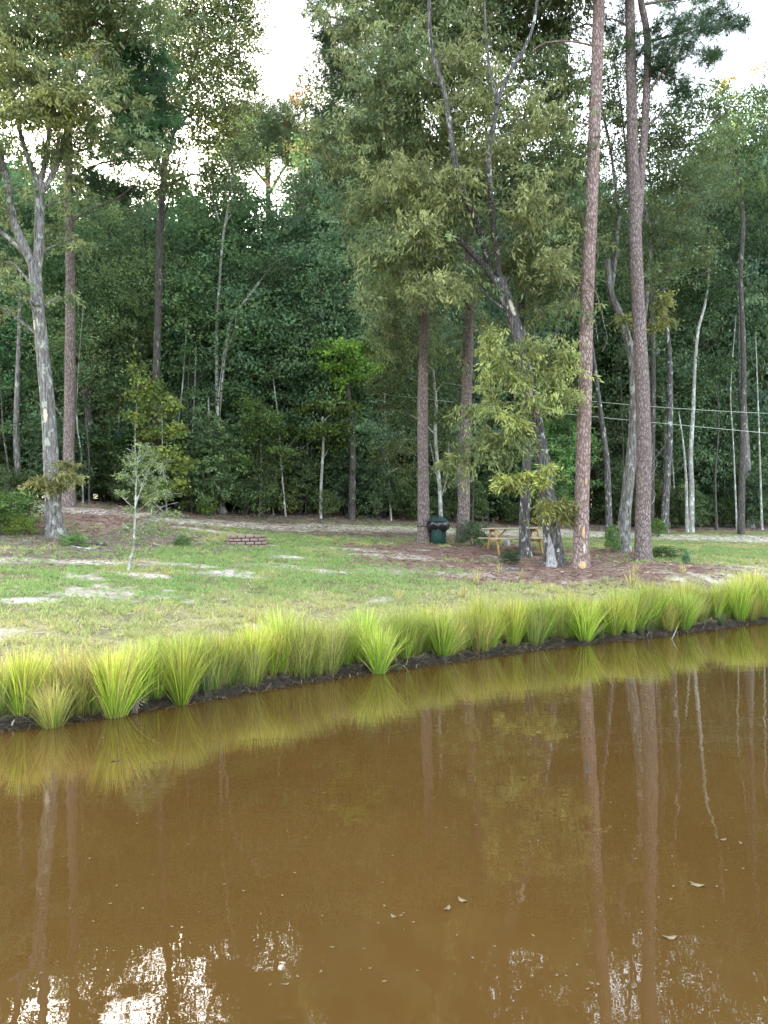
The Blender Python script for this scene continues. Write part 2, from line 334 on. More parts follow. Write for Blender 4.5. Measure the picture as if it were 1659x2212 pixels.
class Tree:
    """skeleton + leafy sprays, everything in world coordinates until built"""
    def __init__(s, kind, ca, cb, leafL=.10, leafW=.035, droop=.5, tl=(.6, 1.3), per=34, sprays=9.0, spread=.10):
        s.kind, s.ca, s.cb, s.L, s.W, s.droop, s.tl, s.per, s.sp, s.spread = kind, A(ca), A(cb), leafL, leafW, droop, tl, per, sprays, spread
        s.wood = Geo(); s.leaf = Geo(); s.nodes = []; s.nr = []; s.fm = 5.5 if kind == 'pine' else 5.6
    def stem(s, P, r0, r1, step=.15, m=16, rough=.1, flare=0, attach=True, seed=1, pw=1.0):
        Q = smooth_path(P, step); t = np.linspace(0, 1, len(Q)); R = r0+(r1-r0)*t**pw
        L = np.r_[0, np.cumsum(np.linalg.norm(np.diff(Q, axis=0), axis=1))]
        if flare: R = R*(1+flare*np.exp(-L/.22)+flare*.5*np.exp(-L/.8))
        tube(s.wood, Q, R, m, rough=rough, seed=seed)
        if attach: s.nodes.append(Q); s.nr.append(R)
        return Q, R
    def near(s, c, up=.6):
        Q = np.vstack(s.nodes); R = np.concatenate(s.nr); d = Q-c; h = np.linalg.norm(d[:, :2], axis=1)
        cost = h+np.abs(Q[:, 2]-(c[2]-h*up)); k = np.argmin(cost); return Q[k], R[k]
    def limb(s, c, r=None, sag=.15, up=.6):
        q, R = s.near(c, up); d = c-q; L = np.linalg.norm(d)
        if L < .3: return
        r = min(R*.55, .018+.02*L**.8) if r is None else r
        m1 = q+d*.35+A([0, 0, 1])*L*sag*.5+rng.normal(size=3)*L*.04; m2 = q+d*.7+A([0, 0, 1])*L*sag*.6+rng.normal(size=3)*L*.05
        s.stem([q, m1, m2, c], r, r*.35, step=max(.3, L/8), m=6, rough=.1)
    def blob(s, c, rx, rz=None, ry=None, dens=1.0, limb=True, ca=None, cb=None, sub=3, tubes=.12):
        rz = rz or rx*.6; ry = ry or rx
        if limb:
            s.limb(c-A([0, 0, rz*.3]))
            for _ in range(sub if rx > .9 else 0):
                u = rng.normal(size=3); u = u/np.linalg.norm(u); s.limb(c+u*A([rx, ry, rz])*.65, up=.3)
        T = max(6, int(s.sp*s.fm*dens*((rx*ry*rz)**(2/3)*1.6+.12)))
        u = nrm(rng.normal(size=(T, 3))); r = rng.random((T, 1))**.5
        st = c+rng.normal(size=(T, 3))*A([rx, ry, rz])*.55
        out_ = nrm(u*A([1, 1, .4])+rng.normal(size=(T, 3))*A([.6, .6, .3])+A([0, 0, .12])); ln = rng.uniform(*s.tl, (T, 1))*min(1, .55+rx*.35)
        k = rng.random((T, 1)); ca = s.ca if ca is None else A(ca); cb = s.cb if cb is None else A(cb)
        tc_ = (ca*k+cb*(1-k))*(.55+.85*rng.random((T, 1))**1.4)
        st = st-out_*ln*.5
        if s.kind == 'pine':
            J = 5; t = np.linspace(.25, 1, J)[None, :, None]
            P = st[:, None]+out_[:, None]*ln[:, None]*t+A([0, 0, 1])*ln[:, None]*t*t*.15+rng.normal(size=(T, J, 3))*.09
            D = nrm(np.broadcast_to(out_[:, None]+A([0, 0, .5]), P.shape)+rng.normal(size=P.shape)*.25)
            needles(s.leaf, P.reshape(-1, 3), D.reshape(-1, 3), s.L, np.repeat(tc_, J, 0), s.per)
        else:
            J = s.per; t = (.15+.9*rng.random((T, J, 1)))
            P = st[:, None]+out_[:, None]*ln[:, None]*t-A([0, 0, 1])*ln[:, None]*t*t*s.droop*.5+rng.normal(size=(T, J, 3))*s.spread*(.6+.6*t)*A([1, 1, .55])
            D = nrm(out_[:, None]*.7+rng.normal(size=(T, J, 3))*.65-A([0, 0, 1])*s.droop)
            cl = np.repeat(tc_, J, 0)*(.8+.4*rng.random((T*J, 1)))
            f = .75+.5*rng.random(T*J); leaves(s.leaf, P.reshape(-1, 3), D.reshape(-1, 3), s.L*f, s.W*f, cl)
        nt_ = int(T*tubes)
        for a, o_, l in zip(st[:nt_], out_[:nt_], ln[:nt_, 0]):
            tt = A([0, .5, 1])[:, None]; tube(s.wood, a+o_*l*tt-A([0, 0, 1])*l*tt*tt*s.droop*.5, A([.010, .007, .003]), 3, cap=False)
    def build(s, name, b, label, cat='tree', group=None, bk=B_OAK, lm=None, patches=None, tint=None):
        e = thing(name, b, label, cat, group)
        obj('trunk', s.wood, bk, e, smooth=True)
        if s.leaf.n:
            o = obj('crown', s.leaf, lm or (M_NEEDLE if s.kind == 'pine' else M_LEAF), e)
            if tint: o.color = (*tint, 1)
        return e
def path(pts, Y): return [at(p[0], p[1], Y+(p[2] if len(p) > 2 else 0)) for p in pts]
def rooted(pts, Y):
    P = path(pts, Y); b = base(pts[0][0], Y); P[0] = b-A([0, 0, .12]); return P, b
def patch(e, Q, R, a0, a1, h0, h1, material, name='bare_wood', shape=1.0, seed=1, proud=.008, label=None):
    """piece of exposed wood following the trunk surface; angles in degrees, -90 faces the camera"""
    L = np.r_[0, np.cumsum(np.linalg.norm(np.diff(Q, axis=0), axis=1))]; ns, na_ = 22, 14
    hs = np.linspace(h0, h1, ns); V = []; 
    for j, h in enumerate(hs):
        c = A([np.interp(h, L, Q[:, k]) for k in range(3)]); r = float(np.interp(h, L, R))
        f = j/(ns-1); wid = (1-f**1.6)*.92+.08 if shape == 1 else math.sqrt(max(.02, 1-(2*f-1)**2))
        am, ah = (a0+a1)/2, (a1-a0)/2*wid*(1+.3*(vnoise(f*9, seed, 1, seed)-.5))
        for k in range(na_):
            g_ = -1+2*k/(na_-1); a = rad(am+ah*g_+6*(float(vnoise(f*12+k*0, 3+seed, 1, seed))-.5))
            rr = (r+proud*(1-abs(g_)**4)+.012)*(1.0) if abs(g_) < .99 else r*.93
            V.append(c+A([math.cos(a), math.sin(a), 0])*rr)
    i = np.arange(ns-1)[:, None]*na_+np.arange(na_-1)[None]
    g = Geo(); g.add(A(V), np.stack([i, i+1, i+na_+1, i+na_], -1).reshape(-1, 4)); o = obj(name, g, material, e, smooth=True)
    if label: o['label'] = label
    return o
LM = [(-200,20,'left of the leaning oak'),(20,110,'behind the leaning oak'),(110,200,'behind the slim left pine'),(200,320,'behind the bare little tree'),(320,430,'behind the maple sapling'),(430,520,'behind the pale twin-stemmed tree'),
      (520,640,'above the stone fire ring'),(640,730,'behind the white maple trunk'),(730,830,'behind the bright maple head'),(830,950,'behind the bin'),(950,1060,'behind the second pine'),(1060,1160,'behind the picnic table'),
      (1160,1240,'behind the scarred oak'),(1240,1330,'behind the reddish pine'),(1330,1420,'behind the split pine'),(1420,1520,'behind the white-barked trunk'),(1520,1600,'left of the thick grey right trunk'),(1600,2000,'at the right edge')]
def where(px):
    for a, b_, s_ in LM:
        if a <= px < b_: return s_
    return 'at the right edge'
# ================================================================ named trees
def pb(t, Y, L, **k):
    """blobs given as (column, row, radius in metres*100/1.3, depth offset) around depth Y"""
    for q in L:
        dy = q[3] if len(q) > 3 else float(rng.uniform(-1.3, 1.3)); c = at(q[0], q[1], Y+dy); r = q[2]/FPX*Y
        t.blob(c, r*rng.uniform(.95, 1.35), r*rng.uniform(.45, .8), r*1.15, **k)
GRY = simple('weathered_bare_wood', (.50, .48, .47), .8, .2, 9, .5, .5, (3, 3, .7))
TAN = simple('fresh_bare_wood', (.62, .43, .24), .7, .2, 8, .35, .3, (3, 3, 1), (.42, .25, .13))
PALEW = simple('pale_scar_wood', (.66, .58, .45), .7, .2, 14, .3, .3)
OLIVE, GREEN, YEL, DKG = (.29, .32, .13), (.17, .25, .12), (.38, .39, .13), (.034, .062, .030)
def fill(t, Y, x0, x1, y0, y1, n, r0, r1, dd=1.6, **k):
    m = int(round(math.sqrt(n*(x1-x0)/(y1-y0)))); m = max(1, m); q = max(1, int(round(n/m)))
    pb(t, Y, [(x0+(x1-x0)*(i+rng.uniform(.1, .9))/m, y0+(y1-y0)*(j+rng.uniform(.1, .9))/q, rng.uniform(r0, r1), rng.uniform(-dd, dd)) for i in range(m) for j in range(q)], sub=1, **k)
# --- big leaning grey oak at the left
t = Tree('oak', OLIVE, GREEN, .16, .048, .7, (.6, 1.5), 32, spread=.075)
P, b = rooted([(120,1157),(113,1050),(105,900),(92,760),(80,640),(74,570)], 22)
Q, R = t.stem(P, .215, .165, .12, 22, .07, .5, seed=3)
t.stem(path([(77,600),(84,540),(85,450),(84,410)], 22), .15, .125, .15, 14, .08)
t.stem(path([(72,575),(52,530),(30,480),(15,390),(0,330),(-20,220)], 22), .14, .06, .15, 12, .08)
t.stem(path([(84,415),(75,380),(55,325),(40,270),(20,160),(10,40)], 22), .085, .04, .15, 10)
t.stem(path([(85,418),(92,375),(105,300),(110,220),(120,100),(130,-20)], 22), .08, .03, .15, 10)
t.stem(path([(87,420),(105,392),(125,350),(142,295),(170,200),(230,80),(270,0)], 22), .09, .03, .15, 10)
t.stem(path([(66,560),(30,525),(0,500),(-60,470)], 22), .075, .05, .15, 8)
t.stem(path([(88,660),(60,650),(34,641)], 21.8), .045, .03, .15, 6, attach=False)
t.stem(path([(110,860),(126,890),(143,915)], 21.9), .018, .006, .15, 5, attach=False)
pb(t, 22, [(0,-40,110),(110,-50,110),(220,-40,100),(310,0,75),(20,70,70),(110,60,70),(205,40,60),(-60,120,80),(60,170,60),(150,170,50),(230,150,40),(0,240,50),(90,240,46),(180,250,40),(-50,300,60),(130,330,26),(-40,430,60)])
pb(t, 22, [(60,230,45,-1.2),(120,240,45,-1.2),(160,200,35,-1.4),(110,190,40,-1.3),(20,130,50,-1.3)], ca=YEL, cb=OLIVE)
pb(t, 22, [(160,430,30),(20,600,38),(140,640,26),(5,560,30),(150,520,26),(-50,640,60)], dens=.7)
pb(t, 21.8, [(84,1035,13,-.5),(118,1045,8,-.5),(140,1005,14,-.4),(150,1030,12,-.4)], ca=(.22,.19,.06), cb=OLIVE, dens=1.2)
fill(t, 22, -60, 220, -60, 240, 16, 45, 70, dens=.6); fill(t, 23, -60, 200, 260, 520, 9, 24, 40, dens=.45); fill(t, 22.5, 180, 330, 200, 380, 6, 28, 40, dens=.7)
e = t.build('oak_tree', b, 'big grey oak leaning left at the far left, pale scars and lichen on its trunk', 'tree', None, B_OAKL)
patch(e, Q, R, -115, -80, 1.15, 1.75, PALEW, 'bare_wood', 0, 4, .02); patch(e, Q, R, -110, -72, 3.35, 3.75, PALEW, 'bare_wood', 0, 5, .02)
patch(e, Q, R, -125, -110, 6.0, 6.3, PALEW, 'bare_wood', 0, 6, .02); patch(e, Q, R, -92, -78, 6.1, 6.35, PALEW, 'bare_wood', 0, 7, .02)
# --- pine behind it
t = Tree('pine', (0.053, 0.112, 0.053), (0.090, 0.143, 0.053), .24, .01, per=24, tl=(.5, 1.1), sprays=8)
P, b = rooted([(148,1087),(149,950),(151,780),(152,600),(149,450),(148,330),(144,200),(140,60),(140,-60)], 27)
t.stem(P, .20, .10, .15, 16, .07, .35, seed=8)
for q in ([(150,400),(200,360),(260,345),(330,340)], [(149,330),(190,320),(235,290),(300,300)], [(150,480),(200,450),(250,430),(290,400)]): t.stem(path(q, 27), .055, .02, .2, 7)
pb(t, 27, [(255,120,50),(300,180,52),(330,260,48),(290,250,50),(230,200,45),(330,320,36),(240,330,34),(200,400,38),(280,420,30),(180,300,40),(345,225,30),(250,40,50),(180,120,50),(150,20,60),(120,330,45)], dens=1.15, sub=2)
fill(t, 25.5, 230, 350, 90, 310, 12, 26, 38, dens=1.2, ca=(.06,.16,.06), cb=(.09,.19,.07))
t.build('pine_tree', b, 'straight slim pine just right of the big leaning oak, dark green needles above', 'tree', 'pines on the lawn', B_PINE)
# --- dark slim tree with thin airy crown
t = Tree('oak', (0.165, 0.188, 0.060), (0.090, 0.132, 0.053), .13, .07, .3, (.6, 1.3), 16, spread=.16)
P, b = rooted([(333,1090),(336,900),(341,680),(346,500),(352,400),(356,330)], 31)
t.stem(P, .18, .12, .2, 12, .08, .3)
t.stem(path([(354,370),(372,300),(390,230),(415,150),(435,60),(445,-60)], 31), .09, .03, .2, 8)
t.stem(path([(350,380),(335,310),(330,200),(320,60)], 31), .07, .02, .2, 8)
t.stem(path([(375,290),(430,220),(490,150),(530,80)], 31), .04, .012, .2, 6)
pb(t, 31, [(430,50,55),(490,90,50),(450,150,52),(380,130,45),(400,230,45),(520,30,45),(440,-50,80),(350,60,48),(540,75,25),(355,190,38),(510,150,30),(450,240,34),(380,300,30),(530,-40,50),(560,110,14)], dens=1.0)
fill(t, 31, 320, 550, -60, 260, 22, 36, 50, dens=1.1); fill(t, 31, 300, 500, 240, 420, 11, 28, 42, dens=.9)
t.build('deciduous_tree', b, 'tall dark slim tree with a thin airy crown against the sky, upper left', 'tree', None, B_DARK)
# --- pale twin stemmed tree
t = Tree('oak', (0.128, 0.173, 0.068), (0.075, 0.120, 0.057), .12, .06, .35, (.5, 1.1), 20, spread=.13)
P, b = rooted([(479,1100),(472,1010),(470,920),(478,830),(488,750),(500,690),(530,650),(560,610)], 32.6)
t.stem(P, .17, .05, .15, 12, .08, .6, pw=.6); t.stem(path([(487,760),(505,720),(512,670)], 32.6), .05, .02, .15, 6)
Q = [P[0]]+path([(468,1060),(462,1010),(454,930),(450,860)], 32.3); t.stem(Q, .075, .03, .15, 8)
t.stem(path([(479,1090),(470,880),(468,720),(475,600),(481,520),(495,430),(505,350),(510,280)], 33.2), .11, .025, .2, 8)
t.stem(path([(474,480),(462,440),(455,400)], 33.2), .04, .015, .2, 5)
pb(t, 33, [(505,300,40),(470,370,35),(540,350,38),(520,420,30),(560,600,40),(590,570,35),(520,240,30)], dens=.6)
t.build('pale_tree', b, 'pale twin-stemmed tree at the wood edge above and left of the stone fire ring', 'tree', None, B_PALE)
for bx, Y, lab, bl, ca_, cb_ in ((505, 38, 'airy olive-green tree filling the gap left of the round-topped pine', [(500,330,40),(470,290,34),(520,270,36),(495,240,30),(540,330,30),(460,360,28),(530,400,28),(500,440,26)], (.19,.24,.09), (.11,.17,.075)),
   (250, 36, 'thin airy tree in the gap right of the slim left pine', [(250,400,34),(220,440,30),(270,460,34),(230,500,30),(290,410,28),(300,500,26),(200,380,24),(270,350,26)], (.19,.24,.09), (.10,.16,.08)),
   (655, 38, 'golden-tinged tall tree left of the bin pine crown', [(660,220,30),(690,190,34),(720,130,26),(700,260,44),(740,300,44),(680,330,40),(720,380,50),(650,400,36),(690,440,44),(760,360,50)], (.25,.24,.08), (.14,.18,.07)),
   (1405, 38, 'airy tree seen in the gap right of the split pine', [(1400,330,36),(1450,380,34),(1430,300,30),(1500,340,36),(1390,430,30),(1470,260,26)], (.16,.23,.08), (.10,.16,.07)),
   (1600, 36, 'yellow-tipped tree top with painted sun glow against the sky at the right edge', [(1565,210,30),(1610,220,40),(1650,200,44),(1590,290,50),(1650,300,50),(1560,330,40),(1620,390,50),(1690,260,50)], (.13,.19,.045), (.07,.12,.05))):
    t = Tree('oak', ca_, cb_, .15, .075, .3, (.6, 1.3), 20, spread=.18); t.fm = 4.5
    P, b = rooted([(bx, 1090), (bx+6, 800), (bx, 600), (bx+4, 450), (bl[0][0], bl[0][1]+20)], Y); t.stem(P, .17, .05, .3, 9)
    pb(t, Y, bl, dens=.8)
    if bx == 1600: pb(t, Y, [(1570,170,14),(1560,185,12),(1640,150,9)], ca=(.55,.40,.09), cb=(.36,.34,.09), dens=.8)  # warm sun on the tips is put into their autumn leaf colour
    if bx == 655: pb(t, Y, [(715,120,14),(650,200,10),(640,210,8)], ca=(.65,.28,.10), cb=(.4,.24,.08), dens=.8)
    if bx == 655: fill(t, Y, 660, 860, 150, 520, 22, 34, 50, dens=.8)
    if bx == 505: fill(t, Y, 430, 550, 300, 500, 10, 30, 42, dens=.9)
    t.build('deciduous_tree', b, lab, 'tree', None, B_DARK)
# --- far pine crown against the sky
t = Tree('pine', (0.120, 0.165, 0.060), (0.075, 0.128, 0.053), .30, .01, per=14, tl=(.5, 1.2), sprays=5)
P, b = rooted([(592,1090),(590,800),(585,560),(580,450),(578,330),(576,250)], 44)
t.stem(P, .30, .12, .3, 10, .08)
for q in ([(582,470),(560,430),(540,400)], [(582,500),(620,470),(660,470),(700,490)], [(580,420),(610,370),(640,330)], [(582,520),(640,500),(690,520)], [(580,430),(540,440),(500,460)], [(579,400),(545,360),(520,320)]): t.stem(path(q, 44), .10, .03, .3, 6)
pb(t, 44, [(580,245,42),(540,265,35),(620,265,36),(560,310,35),(520,320,28),(600,330,30),(700,470,26),(540,470,20),(640,440,26)], sub=2)
fill(t, 44, 500, 660, 230, 350, 16, 30, 42, dens=1.5)
pb(t, 44, [(630,300,40),(655,350,34),(600,290,26)], ca=(.30,.20,.05), cb=(.16,.15,.045), sub=1)  # low sun's gold on the right side, put into the needle colour
pb(t, 43.4, [(575,385,12),(600,400,10)], ca=(.42,.20,.08), cb=(.3,.2,.07), dens=.6)  # orange sun glow inside the crown, painted as needle colour
t.build('pine_tree', b, 'round-topped distant pine with painted golden sunlight on its right side, against the sky gap', 'tree', None, B_DARK)
# --- bin pine
t = Tree('pine', (0.053, 0.105, 0.053), (0.083, 0.135, 0.053), .26, .01, per=22, tl=(.6, 1.2), sprays=7)
P, b = rooted([(915,1171),(914,1040),(913,880),(916,700),(916,540),(910,400),(902,250),(890,130),(884,0),(880,-120)], 27)
BQ, BR = t.stem(P, .205, .12, .12, 18, .07, .35, seed=11); BIN_PINE = b
for q in ([(888,150),(840,100),(780,60),(700,30),(660,10)], [(884,60),(830,20),(760,-10)], [(890,190),(850,170),(800,190),(760,230)], [(900,250),(850,230),(820,260)]): t.stem(path(q, 27), .07, .02, .2, 7)
pb(t, 27, [(690,20,36),(740,60,38),(700,90,30),(790,110,42),(840,60,42),(840,190,36),(770,190,34),(730,150,26),(800,270,30),(850,0,50),(770,-20,50),(860,300,30),(900,-60,80)], dens=1.0, sub=2)
fill(t, 27.4, 690, 900, 60, 420, 20, 26, 40, dens=.8)
t.build('pine_tree', b, 'straight pine trunk with the dark green bin strapped to it', 'tree', 'pines on the lawn', B_PINE)
# --- pine right of the bin
t = Tree('pine', (0.053, 0.105, 0.053), (0.083, 0.135, 0.053), .26, .01, per=22, tl=(.6, 1.2), sprays=7)
P, b = rooted([(999,1169),(1003,1020),(1008,850),(1012,680),(1012,540),(996,420),(965,290),(948,200),(930,60),(925,-100)], 27.4)
t.stem(P, .22, .12, .12, 18, .07, .4, seed=13)
t.stem(path([(948,220),(925,180),(900,160)], 27.4), .07, .04, .2, 7)
pb(t, 27.4, [(960,-60,70),(1020,-30,60),(900,-90,60),(930,20,36)], sub=2)
t.build('pine_tree', b, 'pine just right of the dark green bin, left of the leafy brush', 'tree', 'pines on the lawn', B_PINE)
# --- crooked small tree behind the bin
t = Tree('oak', (0.150, 0.188, 0.060), (0.090, 0.135, 0.053), .10, .05, .35, (.5, 1.1), 26)
P, b = rooted([(953,1130),(950,1060),(945,1000),(940,930),(942,870),(935,800)], 30)
t.stem(P, .085, .05, .15, 8, .1); t.stem(path([(948,1050),(938,1000),(930,960)], 30), .03, .015, .15, 5); t.stem(path([(951,1080),(965,1030),(970,960)], 30), .03, .015, .15, 5)
pb(t, 30, [(860,800,36),(820,830,30),(900,770,36),(850,880,30),(900,900,30),(860,960,34),(830,985,22),(880,1010,28),(960,820,34),(955,900,30),(980,880,24),(920,840,30),(965,960,26),(890,720,40),(835,740,30)], ca=(.135,.155,.045))
t.build('small_tree', b, 'thin crooked tree rising right behind the bin lid', 'tree', None, B_PALE)
# --- big oak with scarred foot
t = Tree('oak', OLIVE, GREEN, .165, .044, .95, (.7, 1.6), 36, sprays=10, spread=.075)
P, b = rooted([(1198,1229),(1188,1120),(1174,1010),(1155,900),(1135,800),(1115,710),(1088,630),(1080,600)], 22.2)
OQ, OR = t.stem(P, .245, .165, .12, 26, .07, .45, seed=21)
t.stem(path([(1088,628),(1060,590),(1020,545),(985,515),(960,505),(935,500)], 22.2), .14, .06, .15, 12, .1)
t.stem(path([(1080,610),(1072,540,-.5),(1064,470,-1.2),(1058,400,-1.9),(1056,330,-2.3),(1068,260,-2.6),(1078,200,-2.8)], 22.2), .10, .055, .15, 10, .1)
t.stem(path([(1073,225),(1085,190),(1105,150),(1140,90),(1155,40),(1165,-40)], 19.4), .055, .03, .15, 8)
t.stem(path([(1076,220),(1058,150),(1052,90),(1045,-20)], 19.5), .045, .02, .15, 8)
t.stem(path([(1062,590),(1030,480,-1),(1000,420,-1.8),(980,330,-2.4),(960,200,-2.6),(932,100,-2.6),(925,-60,-2.6)], 22.4), .10, .035, .15, 8)
t.stem(path([(1125,780),(1180,740),(1225,690),(1245,620)], 21.9), .05, .02, .15, 7)
pb(t, 22.2, [(760,-20,60),(850,-40,80),(950,-60,90),(1050,-50,90),(1140,-30,90),(1230,-40,80),
  (900,60,60),(990,50,75),(1080,60,62),(1150,150,50),(1000,150,72),(900,170,60),(840,230,52),(770,250,48),(1180,60,50),(1215,180,50),
  (800,330,60),(890,320,66),(985,270,66),(1110,270,52),(1195,290,62),(1130,350,50),(830,430,58),(915,430,66),(1010,370,50),(1180,400,62),(1225,350,40),
  (850,520,60),(920,560,62),(1000,600,48),(1140,480,62),(1205,500,52),(1130,570,56),(1210,600,48),(830,610,50,3),(860,650,46,4),(1180,650,50,1),(1225,660,32),(840,690,36,5),
  (740,330,40),(780,420,30),(790,540,30),(790,640,30),(1240,450,26),(700,260,34)], dens=.8)
pb(t, 22.2, [(1020,210,55,-1.8),(950,380,50,-1.8),(870,360,50,-1.8),(1150,430,50,-1.8),(1000,110,50,-1.8),(1060,300,45,-1.8),(1190,560,42,-1.7),(900,480,45,-1.8),(940,610,45,-1.8),(1170,240,42,-1.8)], ca=(.32,.345,.14), cb=OLIVE)
pb(t, 21.8, [(1090,755,34,-1),(1150,745,30,-1),(1215,755,32,-1),(1065,800,28,-1),(1120,810,26,-1.2),(1190,800,30,-1),(1228,850,24,-1),(1075,860,32,-1),(1120,900,30,-1),(1165,860,22,-1),(1195,830,26,-.8),(1060,720,22,-1)], ca=(.46,.49,.16), cb=(.28,.34,.13), dens=.8)  # yellowish leaves; open-sky brightness of the low clumps is put into their colour
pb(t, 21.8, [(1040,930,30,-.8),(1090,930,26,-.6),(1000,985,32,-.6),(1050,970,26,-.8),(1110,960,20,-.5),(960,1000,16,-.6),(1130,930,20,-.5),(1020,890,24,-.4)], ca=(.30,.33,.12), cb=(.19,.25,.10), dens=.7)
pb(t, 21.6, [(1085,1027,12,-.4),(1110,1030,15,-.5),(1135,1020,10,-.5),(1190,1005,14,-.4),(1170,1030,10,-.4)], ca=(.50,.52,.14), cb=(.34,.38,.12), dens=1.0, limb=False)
t.stem(path([(1180,1045),(1150,1035),(1090,1030)], 21.3), .014, .005, .15, 4, attach=False)
t.stem(path([(1165,960),(1110,955),(1030,960),(985,975)], 21.6), .03, .01, .15, 5, attach=False)
t.stem(path([(1190,1100),(1205,1070),(1215,1080),(1212,1110)], 21.8), .012, .006, .15, 4, attach=False)
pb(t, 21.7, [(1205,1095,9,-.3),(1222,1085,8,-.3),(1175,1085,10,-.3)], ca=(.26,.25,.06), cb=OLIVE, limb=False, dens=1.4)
fill(t, 22.9, 760, 1250, -60, 200, 30, 48, 66, dens=.5); fill(t, 23.4, 790, 1250, 200, 620, 44, 40, 58, dens=.6); fill(t, 28.5, 820, 1060, 600, 780, 8, 30, 44, dens=.6)
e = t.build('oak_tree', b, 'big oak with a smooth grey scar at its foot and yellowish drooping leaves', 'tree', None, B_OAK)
o = patch(e, OQ, OR, -150, -88, .08, 1.05, GRY, 'bare_wood', 1, 3, .03, label='smooth grey bark-less scar at the foot')
for a, b2, h0, h1, sd_ in ((-100, -60, 7.4, 7.9, 2), (-110, -80, 5.0, 5.3, 6), (-85, -55, 4.5, 4.75, 4)): patch(e, OQ, OR, a, b2, h0, h1, PALEW, 'lichen_patch', 0, sd_, .02)
# --- smaller oak in front of the picnic table
t = Tree('oak', OLIVE, GREEN, .115, .032, .8, (.5, 1.2), 30)
P, b = rooted([(1133,1203),(1133,1110),(1137,1010),(1142,900),(1140,820),(1130,700),(1120,560)], 24.1)
t.stem(P, .165, .09, .12, 18, .08, .5, seed=31)
pb(t, 24.6, [(1120,560,50),(1180,520,40),(1075,700,40),(1140,640,40)])
t.build('oak_tree', b, 'dark furrowed oak trunk standing in front of the picnic table', 'tree', None, B_OAK)
# --- right pines
t = Tree('pine', (0.053, 0.108, 0.053), (0.090, 0.143, 0.053), .26, .01, per=22, tl=(.6, 1.2), sprays=7)
P, b = rooted([(1253,1226),(1256,1130),(1260,980),(1264,830),(1268,660),(1275,500),(1281,350),(1288,180),(1292,60),(1296,-80),(1300,-250)], 21.5)
KQ, KR = t.stem(P, .205, .15, .12, 22, .06, .35, seed=41)
for q in ([(1282,100),(1240,90),(1180,92),(1150,110)], [(1278,270),(1240,262),(1200,255)], [(1290,-60),(1350,-100)]): t.stem(path(q, 21.5), .035, .015, .2, 6)
for q in ([(1264,625),(1255,610),(1242,650),(1236,640)], [(1270,600),(1290,640),(1305,700),(1312,735),(1300,760)], [(1268,640),(1285,690),(1292,740)]): t.stem(path(q, 21.3), .018, .006, .15, 5, attach=False)
pb(t, 21.5, [(1240,-130,90),(1330,-110,90),(1230,60,30),(1290,-200,110)], sub=2)
e = t.build('pine_tree', b, 'tall reddish pine with peeled tan patches at its foot, right of the big oak', 'tree', 'pines on the lawn', B_PINER)
for a0, a1, h0, h1, s_, mm in ((-102, -78, .95, 1.25, 5, TAN), (-92, -74, .5, .8, 8, PALEW), (-120, -70, .1, .30, 9, TAN), (-88, -74, 2.4, 2.62, 3, TAN)): patch(e, KQ, KR, a0, a1, h0, h1, mm, 'bare_wood', 0, s_, .022)
t = Tree('pine', (0.053, 0.108, 0.053), (0.090, 0.143, 0.053), .26, .01, per=22, tl=(.6, 1.2), sprays=8)
P, b = rooted([(1388,1209),(1389,1120),(1391,980),(1388,850),(1381,700),(1374,560),(1371,430),(1366,300),(1363,150),(1361,20),(1360,-150)], 22)
t.stem(P, .215, .12, .12, 22, .06, .3, seed=43, pw=1.3)
t.stem(path([(1374,520),(1382,430),(1386,370),(1394,250),(1399,120),(1396,60),(1384,0),(1375,-90)], 22.05), .12, .09, .15, 14, .06)
for q in ([(1398,90),(1440,80),(1500,60),(1560,40)], [(1395,140),(1440,160),(1480,180)], [(1385,10),(1450,0),(1520,-20)], [(1362,60),(1320,40),(1290,50)]): t.stem(path(q, 22.2), .04, .012, .2, 6)
pb(t, 22.2, [(1440,60,38),(1490,90,40),(1530,40,40),(1570,60,26),(1470,150,38),(1420,140,36),(1500,-20,50),(1420,-60,70),(1330,50,34),(1530,130,20),(1480,210,28),(1600,55,12),(1370,110,30),(1450,-130,80)], dens=.95, sub=2)
t.build('pine_tree', b, 'tall pine whose trunk splits in two high up, rightmost of the large trunks', 'tree', 'pines on the lawn', B_PINE)
# --- bent tree between them
t = Tree('oak', (.12, .135, .04), GREEN, .12, .042, .6, (.6, 1.2), 28)
P, b = rooted([(1345,1192),(1348,1130),(1358,1040),(1367,950),(1370,860),(1366,780),(1352,720),(1335,670),(1318,630),(1312,560)], 24.4)
t.stem(P, .20, .10, .12, 16, .08, .45, seed=51)
t.stem(path([(1369,880),(1384,760),(1396,640),(1404,540),(1400,480),(1390,440)], 24.6), .09, .06, .15, 10, .1)
t.stem(path([(1402,560),(1425,440),(1440,340)], 24.6), .04, .02, .15, 6)
t.stem(path([(1320,640),(1335,480),(1320,330),(1300,230),(1290,120)], 24.4), .07, .03, .15, 8)
t.stem(path([(1330,500),(1355,400),(1345,260),(1325,120)], 24.6), .05, .02, .15, 8)
pb(t, 24.6, [(1320,220,45),(1340,330,40),(1330,440,30),(1420,250,46),(1470,300,50),(1500,250,40),(1440,370,46),(1500,380,44),(1550,330,40),(1440,470,38),(1320,150,40),(1420,560,26),(1340,540,26),(1550,240,34),(1400,180,40),(1480,460,30)], dens=.95)
pb(t, 24.2, [(1345,685,12),(1370,700,9),(1425,660,14),(1440,690,10),(1435,640,10),(1410,700,8)], ca=(.26,.26,.06), cb=OLIVE, dens=1.3)
fill(t, 24.8, 1290, 1560, 200, 600, 24, 34, 48, dens=.8); fill(t, 24.8, 1270, 1360, 60, 260, 6, 34, 46, dens=.7)
